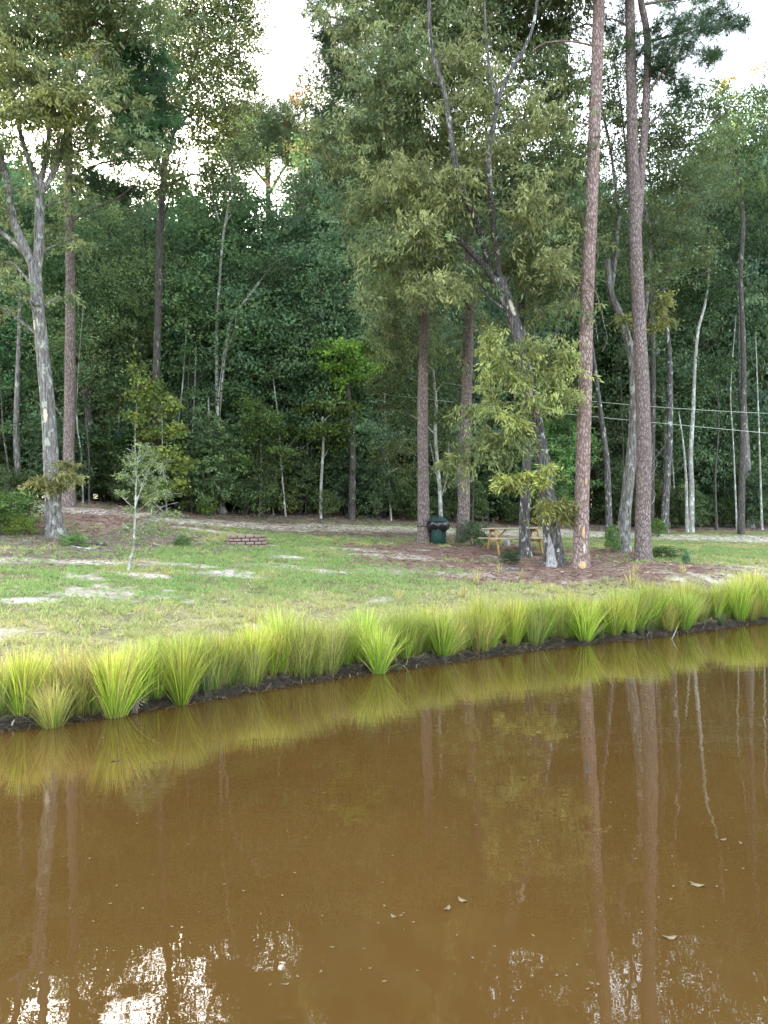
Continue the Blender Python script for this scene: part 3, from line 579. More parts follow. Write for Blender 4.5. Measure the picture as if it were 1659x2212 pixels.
t.build('oak_tree', b, 'bent grey oak leaning between the two tall right-hand pines', 'tree', None, B_OAKL)
# --- bright maple beyond
t = Tree('oak', (.38,.60,.11), (.21,.36,.08), .12, .10, .35, (.4, .9), 22, spread=.12)
P, b = rooted([(760,1090),(762,980),(758,900),(752,830),(756,760)], 33.4)
t.stem(P, .17, .07, .2, 12)
pb(t, 33, [(710,755,26),(750,750,28),(790,765,26),(815,790,16),(715,790,22),(760,790,24),(790,815,14),(735,820,18)], dens=1.35)
pb(t, 33, [(735,770,26,.8),(700,770,18,.8),(805,750,14)], ca=(.22,.33,.06), cb=(.15,.24,.05))
t.build('maple_tree', b, 'maple with a bright green leafy head left of the bin pine', 'tree', None, B_DARK)
t = Tree('oak', (0.195, 0.270, 0.053), (0.090, 0.150, 0.045), .12, .10, .35, (.4, .9), 22, spread=.12)
P, b = rooted([(693,1105),(694,1040),(698,970),(697,900)], 33); t.stem(P, .075, .045, .2, 8)
pb(t, 33, [(660,890,26),(700,870,28),(735,880,24),(650,930,22),(690,930,26),(735,925,20),(750,900,10),(720,960,18),(760,880,8)], dens=1.2)
t.build('maple_tree', b, 'small maple on a short white trunk at the wood edge, midway to the bin', 'tree', None, B_PALE)
t = Tree('oak', (0.300, 0.345, 0.075), (0.120, 0.195, 0.057), .13, .11, .3, (.4, .8), 20, spread=.12)
P, b = rooted([(362,1092),(352,1000),(350,900),(345,840)], 29.5); t.stem(P, .035, .015, .2, 6)
t.stem([P[0]]+path([(300,1040),(292,960),(296,860),(300,800)], 29.3), .03, .01, .2, 6)
pb(t, 29.3, [(300,800,15),(320,830,14),(305,850,20),(340,860,18),(320,890,24),(365,880,20),(350,930,26),(385,930,20),(310,940,20),(360,980,30),(390,1000,22),(330,1010,26),(380,1050,22),(330,1060,24),(290,900,12)], dens=1.15)
t.build('maple_sapling', b, 'bright yellow-green maple sapling behind the bare little tree on the left', 'tree', None, B_PALE)
t = Tree('oak', (0.150, 0.225, 0.053), (0.083, 0.143, 0.045), .12, .08, .4, (.5, 1), 22, spread=.13)
P, b = rooted([(560,1105),(565,1020),(562,930)], 31.5); t.stem(P, .05, .02, .2, 6)
pb(t, 31.5, [(560,900,30),(590,930,28),(540,940,26),(610,970,20),(570,970,28),(530,990,22),(600,1000,18),(540,870,24)], dens=1.1)
t.build('small_tree', b, 'low leafy green tree at the wood edge directly above the stone fire ring', 'tree', None, B_DARK)
# --- slender trunks in the wood: path, depth, base radius, bark, label, small crown blobs
for pts, Y, r, bk, lab, bl in (
 ([(42,1072),(38,1000),(35,930),(38,820),(42,700),(45,560)], 29.5, .14, B_OAKL, 'grey trunk in the shade left of the big leaning oak', [(30,560,45),(60,470,40)]),
 ([(180,1085),(176,990),(166,900),(172,760),(180,660)], 30, .035, B_PALE, 'thin pale crooked stem right of the slim pine', [(185,640,22),(170,880,12)]),
 ([(1316,1075),(1312,1010),(1303,930),(1292,850),(1282,770),(1272,690),(1268,600)], 31, .14, B_OAK, 'slim trunk curving left, seen between the tall reddish pine and the bent oak', [(1262,560,40),(1290,480,40)]),
 ([(1434,1110),(1440,1040),(1446,960),(1448,870),(1446,760),(1438,690),(1432,600)], 36, .19, B_OAK, 'grey curved trunk just right of the split pine', [(1430,560,45),(1460,500,40),(1400,600,30)]),
 ([(1493,1128),(1494,1050),(1492,980),(1497,890),(1501,790),(1508,715),(1522,660),(1530,600),(1532,520)], 37, .13, B_PALE, 'white-barked trunk, the brightest in the right-hand wood', [(1530,640,40),(1500,640,36),(1515,590,40),(1480,600,30)]),
 ([(1484,1128),(1482,1040),(1476,960),(1466,890)], 37, .09, B_PALE, 'thin white stem just left of the brightest white trunk', []),
 ([(1618,1110),(1612,1000),(1605,880),(1600,780),(1598,690),(1596,560)], 41, .27, B_OAKL, 'thick pale grey trunk at the right edge of the wood', [(1590,520,50),(1630,450,50)]),
 ([(1592,1060),(1584,960),(1578,860),(1582,780),(1590,680)], 39, .05, B_PALE, 'thin wavy pale stem left of the thick trunk at the right', []),
 ([(1646,1080),(1640,950),(1636,830),(1632,720)], 39, .06, B_PALE, 'thin stem right of the thick grey trunk at the right', []),
 ([(1402,1140),(1404,1080),(1406,1020),(1410,960)], 34, .02, B_PALE, 'bare twiggy shrub stem beside the split pine', []),
 ([(668,1060),(672,1000),(672,950)], 35, .06, B_PALE, 'short pale stem left of the white maple trunk', [(670,900,20)]),
 ([(592,1085),(580,1000),(576,960)], 33, .03, B_PALE, 'thin leaning stem right above the fire ring', [(575,960,10)]),
 ([(1052,1100),(1050,1040),(1046,960),(1044,850)], 40, .14, B_DARK, 'dark trunk in the shadowy gap right of the second pine', [(1040,820,40)]),
 ([(1016,1105),(1024,1000),(1026,900)], 42, .12, B_DARK, 'thinner dark trunk deep in the shadow behind the brush heap', [(1026,860,40)]),
 ([(1262,1095),(1238,1000),(1225,900)], 40, .11, B_DARK, 'dark trunk deep between the big oak and the reddish pine', [(1220,860,40)]),
 ([(115,1100),(100,1000),(98,880),(102,720)], 33, .05, B_PALE, 'thin pale stem hidden behind the foot of the leaning oak', []),
 ([(845,1085),(838,1000),(832,900),(830,800)], 35, .05, B_PALE, 'thin pale stem in the dark wood left of the bin pine', [(828,780,25)]),
 ([(418,1090),(414,980),(420,860),(424,740)], 33, .05, B_PALE, 'thin pale stem between the maple sapling and the twin-stemmed tree', [(424,720,25)]),
 ([(1548,1120),(1545,1030),(1552,930),(1550,820)], 39, .07, B_DARK, 'slim dark stem midway between the white trunk and the thick grey trunk', [(1550,800,30)])):
    P, b = rooted(pts, Y); t = Tree('oak', (0.090, 0.150, 0.053), (0.060, 0.105, 0.045), .13, .07, .4, (.5, 1.1), 22, spread=.14)
    t.stem(P, r, r*.32, .2, 9, .1, .3, seed=int(pts[0][0]))
    if lab.startswith('bare twiggy'):
        for k in range(9):
            q = at(1403+rng.uniform(-2, 3), rng.uniform(1030, 1110), Y); t.stem([q, q+A([rng.uniform(-.4, .4), 0, .6]), q+A([rng.uniform(-.8, .8), rng.uniform(-.3, .3), 1.4])], .012, .005, .3, 4)
    pb(t, Y, [(a_, b_-10, c_*1.25) for a_, b_, c_ in bl]); t.build('slender_tree', b, lab, 'tree', 'slender trunks in the wood', bk)
_r = np.random.default_rng(77); cnt = {}
for k in range(30):
    if k > 19 and k % 2: continue
    px = -20+k*57+_r.uniform(-22, 22); X_ = (px-829)/FPX*35; Y = float(np.interp(X_, WE_X, WE_Y))+_r.uniform(.8, 4.5); top = _r.uniform(650, 900); dx = _r.uniform(-28, 28)
    t = Tree('oak', (.15,.24,.08), (.09,.16,.07), .13, .07, .4, (.4, .9), 18, spread=.12)
    P, b = rooted([(px, 1090), (px+dx*.2+_r.uniform(-5, 5), 1090-(1090-top)*.3), (px+dx*.5+_r.uniform(-7, 7), 1090-(1090-top)*.65), (px+dx, top)], Y)
    r = _r.uniform(.022, .06); Q, R = t.stem(P, r, r*.35, .2, 6, .1)
    for j in range(4):
        q = Q[int(len(Q)*_r.uniform(.35, .95))]; sg = _r.choice([-1, 1]); t.stem([q, q+A([sg*.35, _r.uniform(-.3, .3), .25]), q+A([sg*_r.uniform(.6, 1.3), _r.uniform(-.5, .5), _r.uniform(.2, .9)])], .012, .004, .2, 4, attach=False)
    if k % 3: pb(t, Y, [(px+dx, top-15, 20), (px+dx*.7, top+70, 14)], dens=.6)
    wn = ('straight', 'left-leaning', 'right-leaning')[0 if abs(dx) < 9 else 1 if dx < 0 else 2]
    t.build('thin_stem_tree', b, f'{"leafy" if k % 3 else "bare"} {wn} {"very thin" if r < .035 else "thicker"} edge-of-wood stem, {where(px)}', 'tree', 'thin stems at the wood edge', B_PALE if _r.random() < .4 else B_DARK)
# ================================================================ the wood: source trees, then copies
def make_wild(seed, H, Rr, low, ca, cb, bk, L=.15, W=.075, n=34):
    t = Tree('oak', ca, cb, L, W, .35, (.6, 1.4), 26, sprays=5.2, spread=.20); t.fm = 3.3
    r0 = .012*H+.02; P = [(0, 0, -.4), (rng.uniform(-.2, .2), rng.uniform(-.2, .2), H*.3), (rng.uniform(-.5, .5), rng.uniform(-.4, .4), H*.65), (rng.uniform(-.6, .6), rng.uniform(-.4, .4), H*.97)]
    t.stem(P, r0, .02, .4, 8, .08)
    for k in range(n):
        f = (k+.5)/n; z = low+(H-low)*f; env = Rr*(math.sin(math.pi*min(1, (f*.86+.16)))**.7)
        a = k*2.4+rng.uniform(-.5, .5); rr = env*rng.uniform(.3, .85); br = env*rng.uniform(.30, .55)+.3
        t.blob(A([rr*math.cos(a), rr*math.sin(a), z]), br, br*.55, br, sub=1, tubes=.03)
    return t
VAR = [make_wild(1, 15, 3.4, 2.5, (.18,.28,.13), (.11,.195,.105), B_DARK), make_wild(2, 14, 2.9, 1.8, (.19,.29,.125), (.11,.20,.105), B_OAK, .12, .06),
       make_wild(3, 16, 3.6, 5.0, (.175,.265,.12), (.105,.19,.10), B_DARK, .13, .045), make_wild(4, 12, 2.9, 1.2, (.21,.32,.12), (.12,.215,.105), B_OAK, .17, .11),
       make_wild(5, 15, 2.5, 2.5, (.165,.26,.125), (.10,.18,.105), B_PALE, .14, .08)]
VM = [(t.wood.mesh('trunk', B_DARK if k in (0, 2) else B_OAK if k != 4 else B_PALE, True), t.leaf.mesh('crown', M_LEAF)) for k, t in enumerate(VAR)]
VH = [15, 14, 16, 12, 15]
def inst(name, v, VMs, loc, sc, rz, label, cat, group, tint, names=('trunk', 'crown')):
    e = thing(name, loc, label, cat, group, rz); e.scale = sc
    for nm, me in zip(names, VMs[v]):
        o = bpy.data.objects.new(nm, me); link(o, e); o.color = (*tint, 1)
    return e
TOPX = [-140,-60,60,150,200,250,310,380,440,500,560,620,690,760,900,1100,1250,1300,1360,1420,1480,1540,1600,1700,1800]
TOPY = [260,280,330,340,330,350,350,340,350,400,410,390,310,270,280,280,280,310,350,380,380,280,210,180,160]
used = {}
def uniq(lab, group):
    used[lab] = used.get(lab, 0)+1; return lab
ROWW = ['front-row', 'second-row', 'third-row', 'fourth-row', 'rearmost']
for row, (dY, step, jit, dt) in enumerate(((4.2, 62, 16, 0), (7.5, 70, 20, 20), (13, 80, 24, 60), (20, 90, 26, 90), (32, 74, 22, 150))):
    px = -120+row*23
    while px < 1800:
        p = px+rng.uniform(-jit, jit); Y = float(np.interp((p-829)/FPX*36, WE_X, WE_Y))+dY+rng.uniform(-1, 1.8); v = int(rng.integers(0, 5)) if row < 3 else (3 if rng.random() < .6 else 1)
        if row == 0 and (1010 < p < 1130 or 1190 < p < 1350): Y += 3.5; v = 2
        b = base(p, Y); top = float(np.interp(p, TOPX, TOPY))+rng.uniform(-25, 45)+dt
        if row == 0 and rng.random() < .5: top = rng.uniform(600, 860); v = int(rng.choice([1, 3, 4]))
        hd = ray(p, 1135); H = (at(p, top, Y)[2]-b[2]); H = max(4.5, H); s_ = H/VH[v]; k = rng.uniform(.8, 1.2); 
        wds = max(.5, min(1.15, s_))*rng.uniform(.9, 1.15)
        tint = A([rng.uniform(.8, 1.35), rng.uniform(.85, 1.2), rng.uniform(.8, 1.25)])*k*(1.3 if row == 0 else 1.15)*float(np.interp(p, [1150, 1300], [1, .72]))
        tone = 'yellow-green' if tint[0]/tint[2] > 1.3 else 'blue-green' if tint[2]/tint[0] > 1.15 else 'dark green' if k < .95 else 'green'
        hw = 'tall' if s_ > 1.02 else 'middling' if s_ > .85 else 'low' if s_ > .6 else 'short'
        lab = f'{hw} {tone} leafy tree of the {ROWW[row]} wood, {where(p)}'
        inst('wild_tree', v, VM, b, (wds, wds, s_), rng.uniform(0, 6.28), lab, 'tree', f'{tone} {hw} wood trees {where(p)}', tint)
        px += step
# undergrowth bushes along the wood edge
def make_bush(H, Rr, ca, cb, n=7, L=.10, W=.06, per=22):
    t = Tree('oak', ca, cb, L, W, .25, (.3, .7), per, sprays=9, spread=.10)
    for k in range(5):
        a = k*1.26; t.stem([(0, 0, -.15), (.25*Rr*math.cos(a), .25*Rr*math.sin(a), H*.35), (.55*Rr*math.cos(a), .55*Rr*math.sin(a), H*.8)], .022, .008, .3, 5)
    for k in range(n):
        a = k*2.4; f = (k+.5)/n; rr = Rr*.6*math.sqrt(1-f*.7); t.blob(A([rr*math.cos(a), rr*math.sin(a), H*(.25+.68*f)]), Rr*.42, H*.2, Rr*.42, sub=0, tubes=.15)
    return t
BV = [make_bush(2.6, 1.3, (.20,.31,.11), (.115,.21,.095), 9, .12, .07), make_bush(1.6, 1.1, (.16,.25,.08), (.09,.16,.07), 7), make_bush(3.6, 1.4, (.17,.27,.11), (.10,.185,.09), 12, .13, .075)]
BM = [(t.wood.mesh('stems', B_DARK, True), t.leaf.mesh('foliage', M_LEAF)) for t in BV]
px = -60
while px < 1740:
    p = px+rng.uniform(-12, 12); px += 37
    gap = (1015 < p < 1110 or 1195 < p < 1330)
    Y = float(np.interp((p-829)/FPX*35, WE_X, WE_Y))+rng.uniform(.8, 3.0)+(3.5 if gap else 0); v = int(rng.choice([0, 1, 2])) if not gap else 1
    if 130 < p < 250: Y += 1.2
    b = base(p, Y); s_ = rng.uniform(.5, 1.0); k = rng.uniform(.6, 1.1); tint = (k*rng.uniform(.9, 1.35), k, k*rng.uniform(.8, 1.1))
    tone = 'pale' if k > .95 else 'dark' if k < .75 else 'green'
    inst('undergrowth_bush', v, BM, b, (s_, s_, s_*rng.uniform(.8, 1.15)), rng.uniform(0, 6.28), f'{tone} {("tall", "knee-high", "head-high")[v] if v != 0 else "waist-high"} bush at the foot of the wood, {where(p)}', 'bush', f'{tone} edge bushes {where(p)}', tint, ('stems', 'foliage'))
px = -60
while px < 1760:
    p = px+rng.uniform(-14, 14); px += 46
    if 1040 < p < 1110 or 1210 < p < 1320: continue
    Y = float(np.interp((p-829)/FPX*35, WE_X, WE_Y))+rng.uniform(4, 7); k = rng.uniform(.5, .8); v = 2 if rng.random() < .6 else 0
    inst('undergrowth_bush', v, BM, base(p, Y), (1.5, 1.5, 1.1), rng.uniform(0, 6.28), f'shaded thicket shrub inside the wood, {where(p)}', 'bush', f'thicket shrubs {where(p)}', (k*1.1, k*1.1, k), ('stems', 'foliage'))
# ================================================================ sedge clumps along the waterline
def make_sedge(H, nb, spread, cols, seed, r0=.07):
    r_ = np.random.default_rng(seed); S = 6; g = Geo()
    a = r_.random(nb)*6.283; rr = r0*np.sqrt(r_.random(nb)); b = np.stack([rr*np.cos(a), rr*np.sin(a), -.04+0*a], 1)
    a2 = a+r_.normal(size=nb)*.5; lean = spread*np.abs(r_.normal(size=nb))*.75*(.45+.55*rr/r0)+.02; L = H*(.62+.5*r_.random(nb)**.7); bend = lean*(.1+.8*r_.random(nb))+.45*r_.random(nb)**2+(r_.random(nb) < .07)*r_.uniform(.3, 1.0, nb)
    out_ = np.stack([np.cos(a2), np.sin(a2), 0*a], 1); side = np.stack([-np.sin(a2+r_.normal(size=nb)*.8), np.cos(a2+r_.normal(size=nb)*.8), 0*a], 1)
    t = np.linspace(0, 1, S); k = r_.random(nb); tip = r_.random(nb)**1.5
    W = (.0028+.0036*r_.random(nb)**1.5)
    ang = lean[:, None]*.9+(bend[:, None]*1.5)*t[None]**1.9
    dx = np.sin(ang); dz = np.cos(ang); st = L[:, None]/(S-1)
    X = np.c_[np.zeros(nb), np.cumsum((dx*st)[:, :-1], 1)]; Z = np.c_[np.zeros(nb), np.cumsum((dz*st)[:, :-1], 1)]
    P = b[:, None]+out_[:, None]*X[..., None]+A([0, 0, 1])*Z[..., None]
    w_ = W[:, None]*A([.8, 1, 1, .9, .6, .12])[None]
    l = P-side[:, None]*w_[..., None]; r = P+side[:, None]*w_[..., None]
    c0, c1, c2, c3 = [A(c) for c in cols]
    cb_ = c0*(1-k[:, None])+c1*k[:, None]; ct = c2*(1-tip[:, None])+c3*tip[:, None]
    cc_ = cb_[:, None]*(1-t[None, :, None]**1.3)+ct[:, None]*t[None, :, None]**1.3
    base_f = A([.22, .12, .06]); ff = np.exp(-t*9)[None, :, None]*.75; cc_ = cc_*(1-ff)+base_f*ff
    cc_ = cc_*(.35+1.05*r_.random((nb, 1, 1)))
    dead = r_.random(nb) < .09; cc_[dead] = A([.42, .30, .15])
    v = np.stack([l, r], 2).reshape(nb, S*2, 3); col = np.repeat(cc_, 2, 1)
    f = [(2*i_, 2*i_+1, 2*i_+3, 2*i_+2) for i_ in range(S-1)]; F = (np.arange(nb)[:, None, None]*S*2+A(f)[None]).reshape(-1, 4)
    g.add(v.reshape(-1, 3), F, col.reshape(-1, 3)); return g
BR = ((.24,.50,.03), (.36,.60,.035), (.56,.70,.07), (.78,.66,.15)); OLV = ((.24,.37,.05), (.36,.48,.06), (.56,.60,.11), (.72,.54,.18)); DKS = ((.07,.13,.03), (.10,.18,.04), (.20,.28,.07), (.3,.3,.1))
SV = [make_sedge(.98, 520, .44, BR, 1), make_sedge(1.05, 640, .42, BR, 2, .13), make_sedge(.92, 360, .38, BR, 3, .06), make_sedge(.92, 380, .48, OLV, 4, .14), make_sedge(.86, 340, .55, OLV, 5, .18), make_sedge(.50, 200, .35, DKS, 6, .05)]
SM_ = [g.mesh('grass_clump', M_BLADE) for g in SV]
MUDM = simple('root_mud', (.055, .045, .035), .8, .3, 30, .5, .8)
def mound(r, h, seed):
    g = Geo(); lathe(g, [(r*1.2, -.08), (r*1.05, 0), (r*.85, h*.6), (r*.5, h), (.002, h*1.05)], (0, 0, 0), 14, wob=lambda a, k: r*.18*np.sin(a*3+seed+k)); return g.mesh('root_mound', MUDM, True)
MO = [mound(.11, .07, 1), mound(.09, .05, 4)]
FR = [(48,1560,0,1.0,'bright clump at the far left waterline'),(113,1577,3,.72,'small olive clump standing in the water near the left edge'),(178,1540,3,.82,'thin-bladed pale clump left of the widest left-hand clump'),
 (246,1548,1,1.05,'wide bright clump, largest at the left, with dead stalks at its right foot'),(392,1523,0,1.02,'bright clump with a muddy foot, fourth large one from the left'),(478,1489,2,1.05,'slender tall clump below the left end of the fire ring'),
 (548,1478,0,1.05,'fan-shaped bright clump below the fire ring'),(662,1456,1,1.0,'broad clump below and left of the white sandy patch'),(700,1455,3,.95,'olive clump tight against a broad bright one, left of centre'),(745,1450,2,1.05,'bright clump just left of the frame centre'),(818,1456,0,.98,'bright narrow-footed clump standing forward at the centre'),
 (872,1432,1,1.0,'bright clump directly below the bin pine'),(955,1428,0,.96,'clump whose foot dips into the water, below the bin'),(1020,1408,2,.95,'slim clump below the second pine'),(1061,1409,0,.86,'round clump left of the one below the picnic table'),
 (1110,1398,2,.95,'slim tall clump below the picnic table'),(1172,1388,0,1.0,'wide clump below the scarred oak'),(1263,1389,0,1.12,'tall fountain-like clump below the reddish pine'),(1363,1377,2,1.08,'narrow vivid clump just left of the split pine column'),
 (1419,1361,1,1.05,'big clump right of the split pine column'),(1512,1351,4,.75,'low loose clump right of the leaning dead stick'),(1548,1348,2,1.05,'tall narrow clump, third from the right edge'),(1600,1347,1,1.05,'large clump second from the right edge'),(1652,1341,0,1.1,'clump cut by the right edge of the view')]
def shore_pt(px, off):
    k = px; d = ray(px, 1400); yy = 8.0
    for Y in np.arange(6, 26, .02):
        x = d[0]/d[1]*Y
        if shore_s(x, Y) >= off: return A([x, Y, float(gz(x, Y))])
def clump(px, off, v, s_, label, grp, mnd=True):
    b = shore_pt(px, off); b[2] = max(b[2], -.03)
    e = bpy.data.objects.new('sedge_clump', None); e.location = tuple(b); e.rotation_euler = (rng.normal()*.06, rng.normal()*.06, rng.uniform(0, 6.28)); q_ = rng.uniform(.85, 1.15); s_ *= float(np.interp(px, [0, 300, 1000, 1659], [.75, .75, .79, .83])); e.scale = (s_*q_, s_*q_, s_*rng.uniform(.88, 1.08)); link(e)
    e.empty_display_size = .1; tag(e, label, 'grass clump', grp)
    o = bpy.data.objects.new('blades', SM_[v]); link(o, e); k = rng.uniform(.72, 1.08); o.color = (k*rng.uniform(.88, 1.14), k, k*1.25, 1)
    if mnd: o = bpy.data.objects.new('root_mound', MO[int(rng.integers(0, 2))]); link(o, e)
    return e
for px, py, v, s_, lab in FR:
    b0 = G(px, py+2) if False else None
    d = ray(px, py); k = -CZ/d[2]; off = float(shore_s(d[0]*k, d[1]*k)); clump(px, max(-.12, min(off, .35)), v, s_, lab+', front row', 'sedge clumps along the waterline')
BK = [(-10,.5,'at the left edge'),(85,.55,'between the far-left clump and the small olive one'),(150,.75,'behind the thin-bladed pale clump'),(205,.5,'left of the widest left-hand clump'),(300,.6,'right of the widest left-hand clump'),(335,.8,'left of the fourth large clump'),(430,.55,'right of the fourth large clump'),
 (455,.85,'above the red-stemmed shoots'),(510,.6,'left of the clump below the fire ring'),(590,.5,'right of the clump below the fire ring'),(625,.4,'in the small notch right of the fire-ring clump'),(610,.95,'behind the notch right of the fire-ring clump'),(720,.75,'behind the olive clump left of centre'),(785,.7,'left of the centre clump'),(850,.6,'right of the centre clump'),(905,.55,'left of the clump below the bin'),(925,.9,'behind the clump below the bin'),
 (985,.7,'right of the clump below the bin'),(1040,.65,'behind the round clump'),(1085,.7,'left of the slim clump below the table'),(1140,.6,'right of the slim clump below the table'),(1215,.45,'in the dark gap below the scarred oak'),(1235,.9,'left of the fountain-like clump'),(1310,.4,'right of the fountain-like clump'),(1330,.85,'behind the gap of dark stubble'),(1395,.7,'between the vivid clump and the big one'),(1450,.5,'left of the low loose clump'),(1480,.8,'behind the leaning stick'),(1530,.75,'behind the low loose clump'),(1572,.6,'between the two large right clumps'),(1628,.7,'left of the right-edge clump'),(1680,.5,'beyond the right edge')]
for px, off, lab in BK: clump(px, off*.75, int(rng.choice([4, 3, 1, 2], p=[.35, .3, .2, .15])), rng.uniform(.82, 1.1), 'olive-tinged feathery clump of the back row, '+lab, 'back row of sedge clumps', False)
for px, off, lab in [(1300,.05,'left of the vivid narrow clump'),(1335,.1,'at the foot of the vivid narrow clump'),(1385,.05,'right of the vivid narrow clump'),(1402,.12,'left of the leaning stick'),(1195,.25,'in the gap below the scarred oak'),(1560,.05,'near the right edge'),(445,.1,'with reddish stems left of the fire-ring column')]:
    clump(px, off, 5, rng.uniform(.45, .9), 'small dark stubby tuft in the mud, '+lab, 'dark stubby tufts')
for px in range(8, 1680, 24):
    off = rng.uniform(.10, .5); sc_ = rng.uniform(.75, 1.0); v_ = int(rng.choice([4, 3, 1, 2]))
    lm_ = [(60, 'the far left waterline clump'), (150, 'the small olive clump in the water'), (300, 'the widest left-hand clump'), (430, 'the fourth large clump'), (620, 'the fire ring'), (730, 'the broad left-centre clump'), (850, 'the centre clump'), (1000, 'the bin'), (1090, 'the brush heap'), (1160, 'the picnic table'), (1235, 'the scarred oak'), (1310, 'the tall reddish pine'), (1400, 'the split pine'), (1500, 'the leaning dead stick'), (1590, 'the thick grey trunk in the wood'), (2000, 'the right-edge clump')]
    ln_ = next(n_ for a_, n_ in lm_ if px < a_)
    clump(px+rng.uniform(-8, 8), off, v_, sc_, f'{"bright" if v_ < 3 else "olive"} {"low" if sc_ < .86 else "taller"} filler tuft {"by the water" if off < .28 else "higher on the bank"}, {"beside" if "clump" in ln_ or "stick" in ln_ else "below"} {ln_}', 'sedge tufts in the tangle')
# ================================================================ lawn grass, litter (uncountable)
def scatter(nmax, x0, x1, y0, y1, dens, seed):
    r_ = np.random.default_rng(seed); x = r_.uniform(x0, x1, nmax); y = r_.uniform(y0, y1, nmax)
    keep = r_.random(nmax) < dens(x, y); x, y = x[keep], y[keep]
    vis = np.abs(x/np.maximum(y, 1)) < .60; x, y = x[vis], y[vis]; return x, y, r_
def dl(x, y):
    sa, st, li, mu, dr, gr = masks(x, y); s = shore_s(x, y); cl = .10+.90*sm(.38, .62, fbm(x, y, .33, 44, 3)); return np.clip(np.maximum(gr, .10*(1-st))*cl*sm(.3, .7, s)*(1.15-.02*y), 0, 1)*(y < np.interp(x, WE_X, WE_Y)+1)
x, y, r_ = scatter(520000, -13, 20, 8, 36, dl, 5); n_ = len(x); z = gz(x, y); dr = masks(x, y)[4]
K_ = 4; base_ = np.stack([x, y, z-.005], 1)[:, None]+np.c_[r_.normal(size=(n_*K_, 2))*.022, np.zeros(n_*K_)].reshape(n_, K_, 3)
h = (.03+.065*r_.random((n_, K_, 1)))*(.8+.5*dr[:, None, None]*r_.random((n_, 1, 1))+.25*(r_.random((n_, 1, 1)) < .03))
h = h*(1-.55*sm(23, 29, y))[:, None, None]; lean = r_.normal(size=(n_, K_, 3))*A([1, 1, 0])*.65; tip = base_+(lean+A([0, 0, 1]))*h
sd_ = nrm(r_.normal(size=(n_, K_, 3))*A([1, 1, .2]))*.0055*(1+y[:, None, None]/25)
tn = r_.random((n_, 1, 1)); yl = np.clip(dr[:, None, None]*1.0+r_.normal(size=(n_, 1, 1))*.22, 0, 1)
cg_ = A([.27, .40, .12])*(1-yl)+(A([.54, .53, .19])*(tn < .7)+A([.52, .43, .26])*(tn >= .7))*yl; cg_ = cg_*(.75+.5*r_.random((n_, K_, 1)))
v = np.stack([base_-sd_, base_+sd_, tip+sd_*.2, tip-sd_*.2], 2).reshape(-1, 4, 3); g = Geo(); g.quadsoup(v, cg_.reshape(-1, 3))
tag(obj('lawn_grass', g, M_BLADE), 'short patchy green and straw-yellow lawn grass between pond and wood', 'grass', None, 'stuff')
def dll(x, y):
    sa, st, li, mu, dr, gr = masks(x, y); return np.clip(np.maximum(st, li*.8)+.22*gr*(.3+dr)+.2*sa, 0, 1)*(shore_s(x, y) > .5)*(y < np.interp(x, WE_X, WE_Y)+4)
x, y, r_ = scatter(150000, -15, 20, 9, 40, dll, 6); n_ = len(x); z = gz(x, y)
a = r_.random(n_)*6.28; L_ = .05+.11*r_.random(n_)**2; d_ = np.stack([np.cos(a), np.sin(a), r_.normal(size=n_)*.18], 1)
c_ = np.stack([x, y, z+.012], 1); w_ = (.004+.016*r_.random(n_)**2)[:, None]*nrm(np.cross(d_, A([0, 0, 1])+r_.normal(size=(n_, 3))*.4))
pal = A([[.30, .19, .14], [.24, .155, .12], [.42, .34, .27], [.16, .11, .08], [.36, .22, .14], [.5, .45, .38]]); cl = pal[r_.choice(6, n_, p=[.3, .25, .12, .2, .1, .03])]
v = np.stack([c_-d_*L_[:, None]-w_*.4, c_-d_*L_[:, None]*.9+w_*.4, c_+d_*L_[:, None]+w_, c_+d_*L_[:, None]*.8-w_], 1); g = Geo(); g.quadsoup(v, cl*(.75+.5*r_.random((n_, 1))))
tag(obj('ground_litter', g, M_PLAIN), 'fallen pine needles, dead leaves and twigs under the trees', 'litter', None, 'stuff')
# wet mud lip: stems and clods at the waterline
xs = np.arange(-6.2, 9.5, .006); 
r_ = np.random.default_rng(9); xs = r_.uniform(-6.5, 10.5, 9000); ys = np.interp(xs, _xs, _ys)+r_.uniform(-.18, .75, len(xs)); zz = np.maximum(gz(xs, ys), -.01)+.012
a = r_.random(len(xs))*6.28; L_ = .03+.10*r_.random(len(xs)); d_ = np.stack([np.cos(a), np.sin(a), r_.normal(size=len(xs))*.35], 1); c_ = np.stack([xs, ys, zz], 1); w_ = .004*nrm(np.cross(d_, A([0, 0, 1.])))
pal = A([[.07, .055, .04], [.12, .09, .06], [.35, .28, .18], [.05, .05, .04]]); cl = pal[r_.choice(4, len(xs), p=[.4, .3, .12, .18])]
g = Geo(); g.quadsoup(np.stack([c_-d_*L_[:, None]-w_, c_-d_*L_[:, None]+w_, c_+d_*L_[:, None]+w_, c_+d_*L_[:, None]-w_], 1), cl)
tag(obj('shore_debris', g, M_PLAIN), 'dark rotting stems and roots littering the muddy waterline', 'debris', None, 'stuff')
